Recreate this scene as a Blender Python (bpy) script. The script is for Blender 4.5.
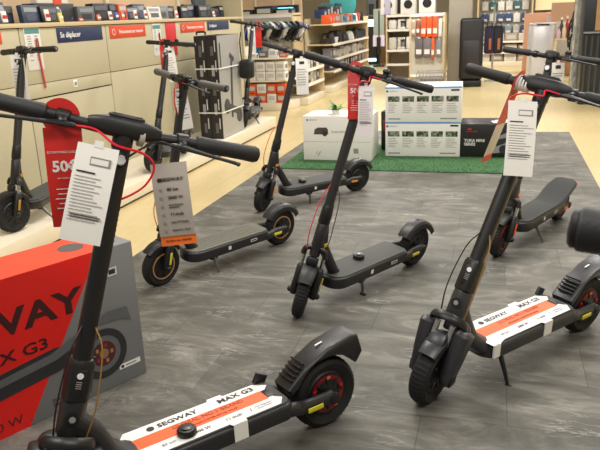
import bpy, bmesh, math, random
from mathutils import Matrix, Vector, Euler
random.seed(7)
rad = math.radians
for o in list(bpy.data.objects): bpy.data.objects.remove(o)
SC = bpy.context.scene
COL = SC.collection
V = Vector

# ---------------------------------------------------------------- camera
CAMZ, FOC = 1.43, 675.0
def cam_axes(y=rad(-16.6), p=rad(17.15), r=rad(-2.33)):
    fwd = V((math.sin(y)*math.cos(p), math.cos(y)*math.cos(p), -math.sin(p)))
    right = V((math.cos(y), -math.sin(y), 0)); up = right.cross(fwd)
    return right*math.cos(r)+up*math.sin(r), -right*math.sin(r)+up*math.cos(r), fwd
CR, CU, CF = cam_axes()
cd = bpy.data.cameras.new('camera'); cam = bpy.data.objects.new('camera', cd); COL.objects.link(cam)
cd.sensor_width = 36; cd.lens = FOC/600*36; cd.clip_start = 0.02; cd.clip_end = 200
cam.matrix_world = Matrix(((CR.x, CU.x, -CF.x, 0), (CR.y, CU.y, -CF.y, 0), (CR.z, CU.z, -CF.z, CAMZ), (0, 0, 0, 1)))
cd.dof.use_dof = True; cd.dof.focus_distance = 2.4; cd.dof.aperture_fstop = 13
SC.camera = cam

# ---------------------------------------------------------------- world, lamps, exposure
SC.view_settings.view_transform = 'Standard'; SC.view_settings.look = 'None'
SC.view_settings.gamma = 1; SC.view_settings.use_curve_mapping = False
SC.view_settings.exposure = -0.12
wd = bpy.data.worlds.new('world'); SC.world = wd; wd.use_nodes = True
wd.node_tree.nodes['Background'].inputs[0].default_value = (1.0, 0.95, 0.88, 1)
wd.node_tree.nodes['Background'].inputs[1].default_value = 0.30
def area(loc, sx, sy, power, col=(1, .95, .87)):
    l = bpy.data.lights.new('ceiling_lamp', 'AREA'); l.shape = 'RECTANGLE'; l.size = sx; l.size_y = sy
    l.energy = power; l.color = col
    o = bpy.data.objects.new('ceiling_lamp', l); o.location = loc; COL.objects.link(o)
for (x, y, pw) in [(-1.7, .6, 78), (1.3, .6, 78), (-1.5, 4, 92), (1.4, 4, 92), (-1.4, 7.5, 105), (1.4, 7.5, 105), (-1.6, 11.5, 150), (2, 11.5, 140), (-2.6, 16.5, 210), (2, 16.5, 170), (-5.5, 13, 160)]:
    area((x, y, 3.3), 1.6, .5, pw)

# ---------------------------------------------------------------- helpers
def ray(px, py): return (CR*((px-300)/FOC) + CU*(-(py-225)/FOC) + CF)
def P(px, py, X=None, Y=None, Z=None):        # point of the place seen at a pixel, on a plane of known x, y or height
    d = ray(px, py); o = V((0, 0, CAMZ))
    t = X/d.x if X is not None else (Y/d.y if Y is not None else (Z-CAMZ)/d.z)
    return o+d*t
MATS = {}
def srgb(h):
    h = h.lstrip('#'); c = [int(h[i:i+2], 16)/255 for i in (0, 2, 4)]
    return tuple((x/12.92 if x <= .04045 else ((x+.055)/1.055)**2.4) for x in c)+(1,)
def mat(hexc, rough=.5, metal=0, noise=0.06, scale=30, bump=0, emit=0, alpha=1, coat=0):
    key = (hexc, rough, metal, noise, scale, bump, emit, alpha)
    if key in MATS: return MATS[key]
    m = bpy.data.materials.new('m_'+hexc.strip('#')); m.use_nodes = True
    nt = m.node_tree; b = nt.nodes['Principled BSDF']
    tc = nt.nodes.new('ShaderNodeTexCoord'); n = nt.nodes.new('ShaderNodeTexNoise'); n.inputs['Scale'].default_value = scale
    n.inputs['Detail'].default_value = 3
    nt.links.new(tc.outputs['Object'], n.inputs['Vector'])
    mx = nt.nodes.new('ShaderNodeMix'); mx.data_type = 'RGBA'; c = srgb(hexc)
    mx.inputs[6].default_value = tuple(v*(1-noise) for v in c[:3])+(1,)
    mx.inputs[7].default_value = tuple(min(1, v*(1+noise)) for v in c[:3])+(1,)
    nt.links.new(n.outputs['Fac'], mx.inputs[0]); nt.links.new(mx.outputs[2], b.inputs['Base Color'])
    b.inputs['Roughness'].default_value = rough; b.inputs['Metallic'].default_value = metal
    if coat: b.inputs['Coat Weight'].default_value = coat
    if bump:
        bp = nt.nodes.new('ShaderNodeBump'); bp.inputs['Strength'].default_value = bump; bp.inputs['Distance'].default_value = .002
        nt.links.new(n.outputs['Fac'], bp.inputs['Height']); nt.links.new(bp.outputs[0], b.inputs['Normal'])
    if emit:
        b.inputs['Emission Color'].default_value = c; b.inputs['Emission Strength'].default_value = emit
    if alpha < 1: b.inputs['Alpha'].default_value = alpha
    MATS[key] = m; return m

class MB:
    def __init__(s): s.bm = bmesh.new(); s.mats = []
    def _add(s, tb, M, m):
        if m not in s.mats: s.mats.append(m)
        i = s.mats.index(m)
        for f in tb.faces: f.material_index = i
        if M is not None: tb.transform(M)
        me = bpy.data.meshes.new('t'); tb.to_mesh(me); tb.free(); s.bm.from_mesh(me); bpy.data.meshes.remove(me)
        return s
    def box(s, c, size, m, rot=(0, 0, 0), bev=0, M=None, seg=2):
        tb = bmesh.new(); bmesh.ops.create_cube(tb, size=1)
        tb.transform(Matrix.Diagonal((*size, 1)))
        if bev: bmesh.ops.bevel(tb, geom=list(tb.edges), offset=min(bev, min(size)*.49), segments=seg, affect='EDGES', profile=.5)
        T = Matrix.Translation(c) @ Euler(rot).to_matrix().to_4x4()
        return s._add(tb, (M @ T) if M else T, m)
    def bx(s, x0, x1, y0, y1, z0, z1, m, bev=0, M=None):
        return s.box(((x0+x1)/2, (y0+y1)/2, (z0+z1)/2), (abs(x1-x0), abs(y1-y0), abs(z1-z0)), m, bev=bev, M=M)
    def rings(s, rs, m, cap=True, M=None, closed=False):
        tb = bmesh.new(); vs = [[tb.verts.new(p) for p in r] for r in rs]; n = len(rs[0])
        k = len(vs)
        for a in range(k if closed else k-1):
            A, B = vs[a], vs[(a+1) % k]
            for i in range(n): tb.faces.new((A[i], A[(i+1) % n], B[(i+1) % n], B[i]))
        if cap and not closed: tb.faces.new(vs[0][::-1]); tb.faces.new(vs[-1])
        bmesh.ops.recalc_face_normals(tb, faces=list(tb.faces))
        return s._add(tb, M, m)
    def tube(s, pts, r, m, seg=12, M=None, flat=1.0, upv=None, rnd=True, pw=2.0):
        pts = [V(p) for p in pts]; n = len(pts)
        if not isinstance(r, (list, tuple)): r = [r]*n
        rs = []; up = None
        for i in range(n):
            t = (pts[min(i+1, n-1)]-pts[max(i-1, 0)]).normalized()
            if up is None:
                up = V(upv) if upv else (V((0, 0, 1)) if abs(t.z) < .9 else V((0, 1, 0)))
            up = (up-t*up.dot(t)).normalized(); side = t.cross(up)
            def ring(c, k):
                out = []
                for j in range(seg):
                    a = 2*math.pi*j/seg; ca, sa = math.cos(a), math.sin(a)
                    if pw != 2: ca = math.copysign(abs(ca)**(2/pw), ca); sa = math.copysign(abs(sa)**(2/pw), sa)
                    out.append(c+side*(ca*k)+up*(sa*k*flat))
                return out
            if rnd and i == 0: rs.append(ring(pts[i]-t*r[i]*.0, r[i]*.8)); rs.append(ring(pts[i]+t*min(r[i]*.2, .003), r[i]))
            elif rnd and i == n-1: rs.append(ring(pts[i]-t*min(r[i]*.2, .003), r[i])); rs.append(ring(pts[i], r[i]*.8))
            else: rs.append(ring(pts[i], r[i]))
        return s.rings(rs, m, M=M)
    def lathe(s, prof, m, seg=32, M=None, closed=False):   # profile (radius, y) about the y axis
        rs = [[V((r*math.cos(2*math.pi*j/seg), y, r*math.sin(2*math.pi*j/seg))) for j in range(seg)] for r, y in prof]
        return s.rings(rs, m, cap=not closed, M=M, closed=closed)
    def prism(s, poly, z0, z1, m, M=None, bev=0):          # polygon in xy extruded in z
        tb = bmesh.new(); f = tb.faces.new([tb.verts.new((x, y, z0)) for x, y in poly])
        r = bmesh.ops.extrude_face_region(tb, geom=[f])
        bmesh.ops.translate(tb, vec=(0, 0, z1-z0), verts=[v for v in r['geom'] if isinstance(v, bmesh.types.BMVert)])
        bmesh.ops.recalc_face_normals(tb, faces=list(tb.faces))
        if bev:
            ed = [e for e in tb.edges if abs(e.verts[0].co.z-e.verts[1].co.z) < 1e-6]
            bmesh.ops.bevel(tb, geom=ed, offset=bev, segments=3, affect='EDGES', profile=.5)
        return s._add(tb, M, m)
    def sphere(s, c, r, m, M=None, sc=(1, 1, 1), seg=16):
        tb = bmesh.new(); bmesh.ops.create_uvsphere(tb, u_segments=seg, v_segments=max(6, seg//2), radius=r)
        T = Matrix.Translation(c) @ Matrix.Diagonal((*sc, 1))
        return s._add(tb, (M @ T) if M else T, m)
    def text(s, txt, size, m, M, align='CENTER', bold=0.0, sx=1.0):
        cu = bpy.data.curves.new('tx', 'FONT'); cu.body = txt; cu.size = size; cu.align_x = align; cu.align_y = 'CENTER'
        cu.extrude = .0004; cu.offset = bold*size; cu.resolution_u = 2
        ob = bpy.data.objects.new('tx', cu); COL.objects.link(ob)
        me = bpy.data.meshes.new_from_object(ob)
        tb = bmesh.new(); tb.from_mesh(me); bpy.data.objects.remove(ob); bpy.data.curves.remove(cu); bpy.data.meshes.remove(me)
        return s._add(tb, M @ Matrix.Diagonal((sx, 1, 1, 1)), m)
    def build(s, name, parent=None, label=None, smooth=35, M=None):
        if M is not None: s.bm.transform(M)
        me = bpy.data.meshes.new(name); s.bm.to_mesh(me); s.bm.free()
        for m in s.mats: me.materials.append(m)
        for p in me.polygons: p.use_smooth = True
        me.set_sharp_from_angle(angle=rad(smooth))
        o = bpy.data.objects.new(name, me); COL.objects.link(o)
        if parent is not None: o.parent = parent
        if label: o['label'] = label
        return o
def tag(o, label, cat, group=None, kind=None):
    o['label'] = label; o['category'] = cat
    if group: o['group'] = group
    if kind: o['kind'] = kind
    return o
def struct(o): o['kind'] = 'structure'; return o
def empty(name, label, cat, loc=(0, 0, 0), rot=(0, 0, 0), group=None):
    o = bpy.data.objects.new(name, None); COL.objects.link(o); o.location = loc; o.rotation_euler = rot
    o.empty_display_size = .05
    tag(o, label, cat, group); return o
def origin_at(o, p):           # move a world-built mesh's origin to p
    p = V(p); o.data.transform(Matrix.Translation(-p)); o.location = p; return o
def basis(o, ex, ey):          # matrix with given x and y directions
    ex = V(ex).normalized(); ez = ex.cross(V(ey)).normalized(); ey = ez.cross(ex)
    M = Matrix.Identity(4)
    for i in range(3): M[i][0], M[i][1], M[i][2], M[i][3] = ex[i], ey[i], ez[i], o[i]
    return M

# common materials
BLK = mat('#0f0f10', .42); BLK2 = mat('#151517', .48); RUB = mat('#121213', .75, bump=.2, scale=200)
GRIP = mat('#1d1d1f', .6, bump=.3, scale=300); GREYG = mat('#56554f', .6); DG = mat('#212123', .42); MG = mat('#3d3d41', .38, .3)
DECKG = mat('#40413f', .7, bump=.3, scale=250); SILV = mat('#b9bbbd', .25, .9); RED = mat('#b3201c', .4); REDB = mat('#d2122e', .4)
ORG = mat('#e2572b', .45); WHT = mat('#e9e7e3', .5, noise=.02); YEL = mat('#c9c22e', .4); INK = mat('#2a2a2c', .5)
INKG = mat('#8d8b88', .6); CREAM = mat('#b9b092', .55, noise=.03, scale=3); CREAML = mat('#ddd3bd', .5, noise=.03, scale=3)
WOODL = mat('#c9b48c', .5, noise=.1, scale=4); GAP = mat('#3a332a', .8)

# ================================================================ structure
def floor_mat():
    m = bpy.data.materials.new('beige_floor'); m.use_nodes = True; nt = m.node_tree; N = nt.nodes; L = nt.links; b = N['Principled BSDF']
    tc = N.new('ShaderNodeTexCoord')
    br = N.new('ShaderNodeTexBrick'); br.inputs['Scale'].default_value = 1; br.inputs['Brick Width'].default_value = .6; br.inputs['Row Height'].default_value = .6
    br.offset = 0; br.inputs['Mortar Size'].default_value = .003; br.inputs['Mortar Smooth'].default_value = .1
    br.inputs['Color1'].default_value = srgb('#d3c193'); br.inputs['Color2'].default_value = srgb('#cdba8b'); br.inputs['Mortar'].default_value = srgb('#bda670')
    L.new(tc.outputs['Object'], br.inputs['Vector'])
    n = N.new('ShaderNodeTexNoise'); n.inputs['Scale'].default_value = 5; n.inputs['Detail'].default_value = 6
    mp = N.new('ShaderNodeMapping'); mp.inputs['Scale'].default_value = (6, .8, 1); L.new(tc.outputs['Object'], mp.inputs[0]); L.new(mp.outputs[0], n.inputs['Vector'])
    mx = N.new('ShaderNodeMix'); mx.data_type = 'RGBA'; mx.blend_type = 'MULTIPLY'; mx.inputs[0].default_value = .35
    cr = N.new('ShaderNodeValToRGB'); cr.color_ramp.elements[0].position = .3; cr.color_ramp.elements[0].color = (.75, .68, .55, 1); cr.color_ramp.elements[1].position = .7
    L.new(n.outputs['Fac'], cr.inputs[0]); L.new(br.outputs['Color'], mx.inputs[6]); L.new(cr.outputs[0], mx.inputs[7]); L.new(mx.outputs[2], b.inputs['Base Color'])
    b.inputs['Roughness'].default_value = .28
    return m
def slate_mat():
    m = bpy.data.materials.new('slate_vinyl'); m.use_nodes = True; nt = m.node_tree; N = nt.nodes; L = nt.links; b = N['Principled BSDF']
    tc = N.new('ShaderNodeTexCoord'); mp = N.new('ShaderNodeMapping'); mp.inputs['Location'].default_value = (-.39+.61*4, -2.2+.332*4+20*.332, 0)
    L.new(tc.outputs['Object'], mp.inputs[0])
    br = N.new('ShaderNodeTexBrick'); br.inputs['Scale'].default_value = 1; br.inputs['Brick Width'].default_value = .61; br.inputs['Row Height'].default_value = .332*1
    br.offset = .5; br.inputs['Mortar Size'].default_value = .0016; br.inputs['Mortar Smooth'].default_value = .3
    br.inputs['Color1'].default_value = (.86, .86, .86, 1); br.inputs['Color2'].default_value = (1.14, 1.14, 1.14, 1); br.inputs['Mortar'].default_value = (.45, .45, .45, 1)
    L.new(mp.outputs[0], br.inputs['Vector'])
    # cloudy slate, streaked across the tiles
    m2 = N.new('ShaderNodeMapping'); m2.inputs['Rotation'].default_value = (0, 0, rad(28)); m2.inputs['Scale'].default_value = (1.6, 4.0, 1); L.new(tc.outputs['Object'], m2.inputs[0])
    n1 = N.new('ShaderNodeTexNoise'); n1.inputs['Scale'].default_value = 1.5; n1.inputs['Detail'].default_value = 9; n1.inputs['Roughness'].default_value = .68; n1.inputs['Distortion'].default_value = 1.2
    L.new(m2.outputs[0], n1.inputs['Vector'])
    cr = N.new('ShaderNodeValToRGB'); e = cr.color_ramp.elements
    e[0].position = .28; e[0].color = srgb('#413f3a'); e[1].position = .68; e[1].color = srgb('#7c7972')
    k = e.new(.5); k.color = srgb('#5c5a53')
    L.new(n1.outputs['Fac'], cr.inputs[0])
    # fine pale veins
    m3 = N.new('ShaderNodeMapping'); m3.inputs['Rotation'].default_value = (0, 0, rad(20)); m3.inputs['Scale'].default_value = (1.0, 4.2, 1); L.new(tc.outputs['Object'], m3.inputs[0])
    n2 = N.new('ShaderNodeTexNoise'); n2.inputs['Scale'].default_value = 3.2; n2.inputs['Detail'].default_value = 7; n2.inputs['Roughness'].default_value = .6; n2.inputs['Distortion'].default_value = .7
    L.new(m3.outputs[0], n2.inputs['Vector'])
    c2 = N.new('ShaderNodeValToRGB'); f = c2.color_ramp.elements; f[0].position = .49; f[0].color = (0, 0, 0, 1); f[1].position = .53; f[1].color = (0, 0, 0, 1)
    k = f.new(.51); k.color = (1, 1, 1, 1)
    L.new(n2.outputs['Fac'], c2.inputs[0])
    n3 = N.new('ShaderNodeTexNoise'); n3.inputs['Scale'].default_value = 2.5; L.new(tc.outputs['Object'], n3.inputs['Vector'])
    c3 = N.new('ShaderNodeValToRGB'); c3.color_ramp.elements[0].position = .5; c3.color_ramp.elements[1].position = .65; L.new(n3.outputs['Fac'], c3.inputs[0])
    mm = N.new('ShaderNodeMath'); mm.operation = 'MULTIPLY'; L.new(c2.outputs[0], mm.inputs[0]); L.new(c3.outputs[0], mm.inputs[1])
    m5 = N.new('ShaderNodeMath'); m5.operation = 'MULTIPLY'; m5.inputs[1].default_value = .5; L.new(mm.outputs[0], m5.inputs[0])
    mx = N.new('ShaderNodeMix'); mx.data_type = 'RGBA'; L.new(m5.outputs[0], mx.inputs[0]); L.new(cr.outputs[0], mx.inputs[6]); mx.inputs[7].default_value = srgb('#b5b3ae')
    m4 = N.new('ShaderNodeMix'); m4.data_type = 'RGBA'; m4.blend_type = 'MULTIPLY'; m4.inputs[0].default_value = 1; L.new(mx.outputs[2], m4.inputs[6]); L.new(br.outputs['Color'], m4.inputs[7])
    L.new(m4.outputs[2], b.inputs['Base Color'])
    b.inputs['Roughness'].default_value = .6; b.inputs['Specular IOR Level'].default_value = .35
    bp = N.new('ShaderNodeBump'); bp.inputs['Strength'].default_value = .25; bp.inputs['Distance'].default_value = .004; L.new(n1.outputs['Fac'], bp.inputs['Height']); L.new(bp.outputs[0], b.inputs['Normal'])
    return m
FM, SM = floor_mat(), slate_mat()
struct(MB().bx(-9, 5, -3, 30, -.1, 0, FM).build('floor'))
tag(MB().bx(-2.2, .83, -2.0, 8.5, 0, .004, SM).build('floor_mat'), 'grey slate-look vinyl laid over the beige floor under the scooters', 'floor mat')
WALLC = mat('#cfc3a8', .7, noise=.04, scale=2)
struct(MB().bx(-9, 5, 29.9, 30, 0, 3.6, WALLC).build('wall_back'))
struct(MB().bx(4.9, 5, -3, 30, 0, 3.6, WALLC).build('wall_right'))
struct(MB().bx(-9, -8.9, -3, 30, 0, 3.6, WALLC).build('wall_left'))

# ================================================================ scooters
def smooth_path(ctrl, n=8):
    c = [V(p) for p in ctrl]; c = [c[0]*2-c[1]]+c+[c[-1]*2-c[-2]]; out = []
    for i in range(1, len(c)-2):
        for k in range(n):
            t = k/n; a, b, d, e = c[i-1], c[i], c[i+1], c[i+2]
            out.append(.5*((2*b)+(-a+d)*t+(2*a-5*b+4*d-e)*t*t+(-a+3*b-3*d+e)*t**3))
    out.append(c[-2]); return out
def rrect(x0, x1, w, r, n=6, fr=None):
    """rounded outline in xy; fr = corner radius at the x1 end"""
    fr = fr or r; out = []
    for cx, cy, rr, a0 in ((x1-fr, w-fr, fr, 0), (x0+r, w-r, r, 90), (x0+r, -w+r, r, 180), (x1-fr, -w+fr, fr, 270)):
        for k in range(n+1):
            a = rad(a0+90*k/n); out.append((cx+rr*math.cos(a), cy+rr*math.sin(a)))
    return out

class Scooter: pass
def scooter(label, X, Y, yaw, lean, steer, tilt, hbz, hw, z0=0, wb=.46, r=.125, style='f', frame=None, forkc=None, deckc=None,
            grip=None, levers='L', accent=None, ks=(.1, .12, 0), refl=None, cable=True, decal=None, bell=True, decktop=.175, simple=False, sides=True, scale=1.0, display='block', rear='round', gripr=None, ribs=False, hubm=None, wide=None, loop=1.0):
    S = Scooter(); frame = frame or DG; forkc = forkc or frame; deckc = deckc or DECKG; grip = grip or GRIP
    yaw, lean, steer, tilt = map(rad, (yaw, lean, steer, tilt))
    root = empty('electric_scooter', label, 'scooter', (X, Y, z0), (-lean, 0, yaw), 'electric scooters on display')
    S.root = root
    Mroot = Matrix.Translation((X, Y, z0)) @ Euler((-lean, 0, yaw)).to_matrix().to_4x4()
    P0 = V((wb-.01, 0, .15)); ax = V((-math.sin(tilt), 0, math.cos(tilt))); ex = V((math.cos(tilt), 0, math.sin(tilt)))
    A = lambda z: P0+ax*((z-.15)/math.cos(tilt))
    ST = Matrix.Translation(P0) @ Matrix.Rotation(steer, 4, ax) @ Matrix.Translation(-P0)
    top = A(hbz)
    S.M = Mroot; S.ST = ST; S.top = top; S.A = A; S.ex = ex; S.ax = ax
    g3 = style == 'g3'
    # ---- wheels
    def wheel(cx, M, nm):
        mb = MB(); tw = .036 if g3 else .029; ri = r-.052
        prof = [(ri, -.02), (ri+.012, -tw*.8), (r-.02, -tw), (r-.006, -tw*.72), (r, -tw*.25), (r, tw*.25), (r-.006, tw*.72), (r-.02, tw), (ri+.012, tw*.8), (ri, .02)]
        seg = 90; rs = []
        for j in range(seg):
            a = 2*math.pi*j/seg; kk = .0028 if j % 2 else 0
            rs.append([V(((rr-(kk if rr > r-.012 else 0))*math.cos(a), y, (rr-(kk if rr > r-.012 else 0))*math.sin(a))) for rr, y in prof])
        mb.rings(rs, RUB, closed=True)
        T = Matrix.Translation((cx, 0, r))
        o = mb.build(nm, root, M=(M @ T) if M else T, smooth=30)
        h = MB(); hm = BLK2
        h.lathe([(.012, -.034), (.03, -.032), (ri-.02, -.024), (ri-.004, -.026), (ri+.004, -.02), (ri+.004, .02), (ri-.004, .026), (ri-.02, .024), (.03, .032), (.012, .034)], hm, 40)
        for k in range(8):
            a = k*math.pi/4
            for sy in (-1, 1): h.box((.045*math.cos(a), sy*.029, .045*math.sin(a)), (.04, .006, .009), hm, rot=(0, -a, 0), bev=.002)
        h.tube([(0, -.05, 0), (0, .05, 0)], .009, SILV, 10)
        if nm == 'rear_wheel' and g3:
            h.lathe([(ri-.028, .0275), (ri-.012, .030), (ri-.012, .026)], mat('#7a1418', .4), 30, closed=True)
            for k in range(5): h.box(((ri-.02)*math.cos(k*1.25+.4), .031, (ri-.02)*math.sin(k*1.25+.4)), (.016, .006, .012), mat('#c86a40' if k % 2 else '#a31f22', .4), bev=.002)
        if accent:
            h.lathe([(ri-.003, .0265), (ri+.004, .0275), (ri+.004, -.0275), (ri-.003, -.0265)], accent, 40, closed=True)
        h.build('wheel_hub', o, M=(M @ T) if M else T)
        return o
    wheel(-wb, None, 'rear_wheel'); wheel(wb, ST, 'front_wheel')
    # ---- fork
    fk = MB(); fy = .060 if g3 else .05; cz = 2*r+(.045 if g3 else .085)
    ax0 = V((wb, 0, r)); legs = []
    fk.tube([A(cz)-ax*.03, A(cz)+ax*.06], .026, frame, 16)
    for sy in (-1, 1):
        t0 = A(cz)+V((0, sy*fy, 0)); t1 = ax0+V((0, sy*fy, 0)); d = (t1-t0)
        lm = MB()
        if g3:
            lm.tube([t0-V((0, sy*.030, 0))+ex*.066+d*.0, t0-V((0, sy*.030, 0))+ex*.062+d*.42], .011, SILV, 12)
            lm.tube([t0+d*.03+V((0, sy*.012, 0))+ex*.03, t0+d*.09+V((0, sy*.012, 0))+ex*.03, t0+d*.6+V((0, sy*.004, 0))+ex*.015, t1, t1+d.normalized()*.03], [.024, .031, .031, .026, .018], forkc, 16, flat=1.45, upv=ex, pw=3.2)
            lm.box(tuple(t1+V((0, sy*.02, 0))), (.05, .02, .05), BLK, bev=.01)
        else:
            lm.tube([t0-d*.04, t0+d*.42], .0105, SILV, 12)
            lm.tube([t0+d*.36, t0+d*.42, t0+d*.75, t1, t1+d.normalized()*.02], [.014, .018, .019, .021, .014], BLK2, 14, flat=1.25, upv=ex, pw=3)
            lm.sphere(tuple(t1+V((0, sy*.018, 0))), .016, BLK)
        if refl and sy == 1:
            lm.box(tuple(t0+d*.72+V((0, .024, 0))), (.014, .006, .07), refl, rot=(0, -tilt, 0), bev=.003)
        lm.build('fork_leg', root, M=ST)
    cm = forkc if g3 else BLK2
    if g3: fk.tube(smooth_path([A(cz-.03)+V((0, -.065, 0)), A(cz+.01)+V((0, -.066, 0))+ex*.045, A(cz+.022)+V((0, -.035, 0))+ex*.075, A(cz+.024)+ex*.082, A(cz+.022)+V((0, .035, 0))+ex*.075, A(cz+.01)+V((0, .066, 0))+ex*.045, A(cz-.03)+V((0, .065, 0))], 4), .008, BLK, 10, flat=2.2, upv=ax)
    fk.tube(smooth_path([A(cz-.03)+V((0, -fy-.006, 0)), A(cz)+V((0, -fy, 0)), A(cz+.012)+V((0, -fy*.5, 0)), A(cz+.016), A(cz+.012)+V((0, fy*.5, 0)), A(cz)+V((0, fy, 0)), A(cz-.03)+V((0, fy+.006, 0))], 3), .016 if g3 else .014, cm, 10, flat=1.4, upv=ex)
    fk.build('fork_crown', root, M=ST)
    # front fender: arched shell with rolled sides
    ff = MB(); rs = []
    for k in range(13):
        a = rad(40+100*k/12)+tilt*.5; c, s_ = math.cos(a), math.sin(a); R = r+.016
        w = .034+.006*math.sin(math.pi*k/12); rs.append([V((wb+(R+o_)*c, y, r+(R+o_)*s_)) for y, o_ in ((-w, -.02), (-w, 0), (-w*.7, .008), (0, .011), (w*.7, .008), (w, 0), (w, -.02), (w*.9, -.02), (w*.85, -.002), (0, .005), (-w*.85, -.002), (-w*.9, -.02))])
    ff.rings(rs, forkc if g3 else BLK2)
    if g3: ff.box(tuple(A(2*r-.02)+ex*.085), (.045, .07, .07), forkc, rot=(0, -tilt-.35, 0), bev=.018)
    else: ff.box(tuple(A(2*r+.035)+ex*.02), (.035, .06, .045), BLK2, rot=(0, -tilt, 0), bev=.012)
    ff.build('front_fender', root, M=ST)
    # ---- frame and deck
    dz = decktop; hwid = wide or (.095 if g3 else .088); x0, x1 = -.30, (.27 if g3 else .31)
    fr = MB()
    out = rrect(x0, x1, hwid, .035, fr=.07 if g3 else .085)
    fr.prism(out, dz-.07, dz-.006, frame, bev=.014)
    if g3:
        rs = []
        pth = [(.20, dz-.035, .085, .03), (.265, dz-.02, .07, .033), (.315, dz+.03, .05, .034), (.345, dz+.10, .04, .034), (A(.37).x, .37, .036, .035)]
        for i, (x, z, w, h) in enumerate(pth):
            nx = pth[min(i+1, 4)]; pv = pth[max(i-1, 0)]; t = V((nx[0]-pv[0], 0, nx[1]-pv[1])).normalized(); nn = V((-t.z, 0, t.x))
            rs.append([V((x, 0, z))+V((0, 1, 0))*w*math.copysign(abs(math.cos(a))**.7, math.cos(a))+nn*h*math.copysign(abs(math.sin(a))**.7, math.sin(a)) for a in [2*math.pi*j/20 for j in range(20)]])
        fr.rings(rs, frame)
        fr.tube([A(.32), A(.33), A(.42), A(.435)], [.033, .037, .037, .034], frame, 20)
        fr.lathe([(.019, 0), (.019, .005)], BLK, 20, M=ST @ basis(A(.385)+ex*.036, (0, 1, 0), ax) @ Matrix.Rotation(rad(90), 4, 'X'))
        hinge_z = (.425, .545)
        fr.tube([A(hinge_z[0]), A(.432), A(.53), A(hinge_z[1])], [.033, .0365, .036, .030], BLK, 20, pw=3)
        fr.box(tuple(A(.485)+ex*.034+V((0, .0, 0))), (.008, .034, .075), BLK2, rot=(0, -tilt, 0), bev=.003, M=ST)
    else:
        fr.tube([V((.215, 0, dz-.03)), V((.25, 0, dz+.01)), A(.36)-ex*.045, A(.47)-ex*.01], [.024, .025, .023, .02], frame, 16, flat=1.2)
        fr.tube([A(.335), A(.345), A(.46), A(.47)], [.026, .029, .029, .025], frame, 18)
        hinge_z = (.465, .56)
        fr.tube([A(.465), A(.475), A(.545), A(.56)], [.027, .030, .028, .0235], BLK, 18)
        if refl: fr.box(tuple(A(.37)-ex*.035+V((0, .026, 0))), (.03, .005, .02), refl, bev=.002)
    # rear arms
    for sy in (-1, 1):
        fr.tube(smooth_path([(-.24, sy*.065, dz-.045), (-.30, sy*.075, dz-.045), (-.36, sy*.056, r+.005), (-wb+.0, sy*.054, r)], 4), [.02]*12+[.022], frame, 12, flat=1.3, upv=(0, 0, 1))
        fr.lathe([(.020, 0), (.024, .006), (.022, .014), (.012, .018)], BLK2, 16, M=Matrix.Translation((-wb, sy*.062, r)) @ (Matrix.Identity(4) if sy > 0 else Matrix.Rotation(math.pi, 4, 'X')))
    fr.build('frame', root)
    if sides:
        for sy in (-1, 1):
            sd = MB().box((-wb+.09, sy*.082, r), (.065, .006, .018), refl or YEL, bev=.003)
            sd.build('reflector', root)
    # stem
    st = MB(); sr = .0265 if g3 else .0235
    st.tube([A(hinge_z[1]-.02), A(hinge_z[1]), top-ax*.03, top-ax*.0], [sr*1.08, sr, sr*.96, sr*.9], BLK if g3 else frame, 20, M=ST, pw=2.6)
    st.build('stem', root)
    lt = MB(); lt.tube([A(hinge_z[0]+.02)-ex*.036, A(hinge_z[1])-ex*.034], [.009, .006], BLK, 8); lt.build('folding_lever', root)
    # deck mat
    dm = MB(); o2 = [(x*.965+.0, y*.9) for x, y in out]
    dm.prism(o2, dz-.008, dz, deckc, bev=.003)
    if ribs:
        for k in range(5): dm.box((.0, -.05+.025*k, dz+.0008), (.48, .003, .0016), deckc)
    dm.build('deck_pad', root)
    fm = MB()
    # rear fender
    rs = []; R = r+.022; a0, a1 = (35, 150) if rear == 'round' else (48, 150)
    for k in range(17):
        u = k/16; a = rad(a1-(a1-a0)*u); c, s_ = math.cos(a), math.sin(a); w = .047-.008*u; Rr = R+(.03*u if rear == 'long' else 0)
        if rear == 'long' and u > .5: Rr += .02*(u-.5)*2
        rs.append([V((-wb-(Rr+o_)*c*1.0, y, r+(Rr+o_)*s_)) for y, o_ in ((-w, -.03), (-w, -.002), (-w*.75, .01), (0, .015), (w*.75, .01), (w, -.002), (w, -.03), (w*.9, -.03), (w*.85, -.004), (0, .006), (-w*.85, -.004), (-w*.9, -.03))])
    # mirror so that the arch runs from the deck back over the wheel
    rs = [[V((-2*wb-p.x, p.y, p.z)) for p in q] for q in rs]
    fm.rings(rs, frame)
    if rear == 'long':
        fm.bm.free(); fm = MB()
        poly = [(-.315, .185), (-.305, .215), (-.375, .272), (-.47, .318), (-.585, .340), (-.612, .333), (-.632, .262)]
        poly += [(-wb-(r+.016)*math.cos(rad(q)), r+(r+.016)*math.sin(rad(q))) for q in range(36, 152, 8)]
        T = Matrix(((1, 0, 0, 0), (0, 0, -1, 0), (0, 1, 0, 0), (0, 0, 0, 1)))
        fm.prism(poly, -.052, .052, frame, M=T, bev=.012)
        for k in range(5): fm.box((-.325-.013*k, 0, .241+.0115*k), (.007, .072, .012), BLK, rot=(0, .7, 0), bev=.002)
        fm.box((-.47, .0, .323), (.03, .006, .003), WHT, rot=(0, .2, .0))
        fm.box((-.27, -.085, dz+.012), (.05, .012, .04), frame, rot=(0, -.5, 0), bev=.004)
    elif rear == 'ramp':
        fm.bm.free(); fm = MB(); rs = []
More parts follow.
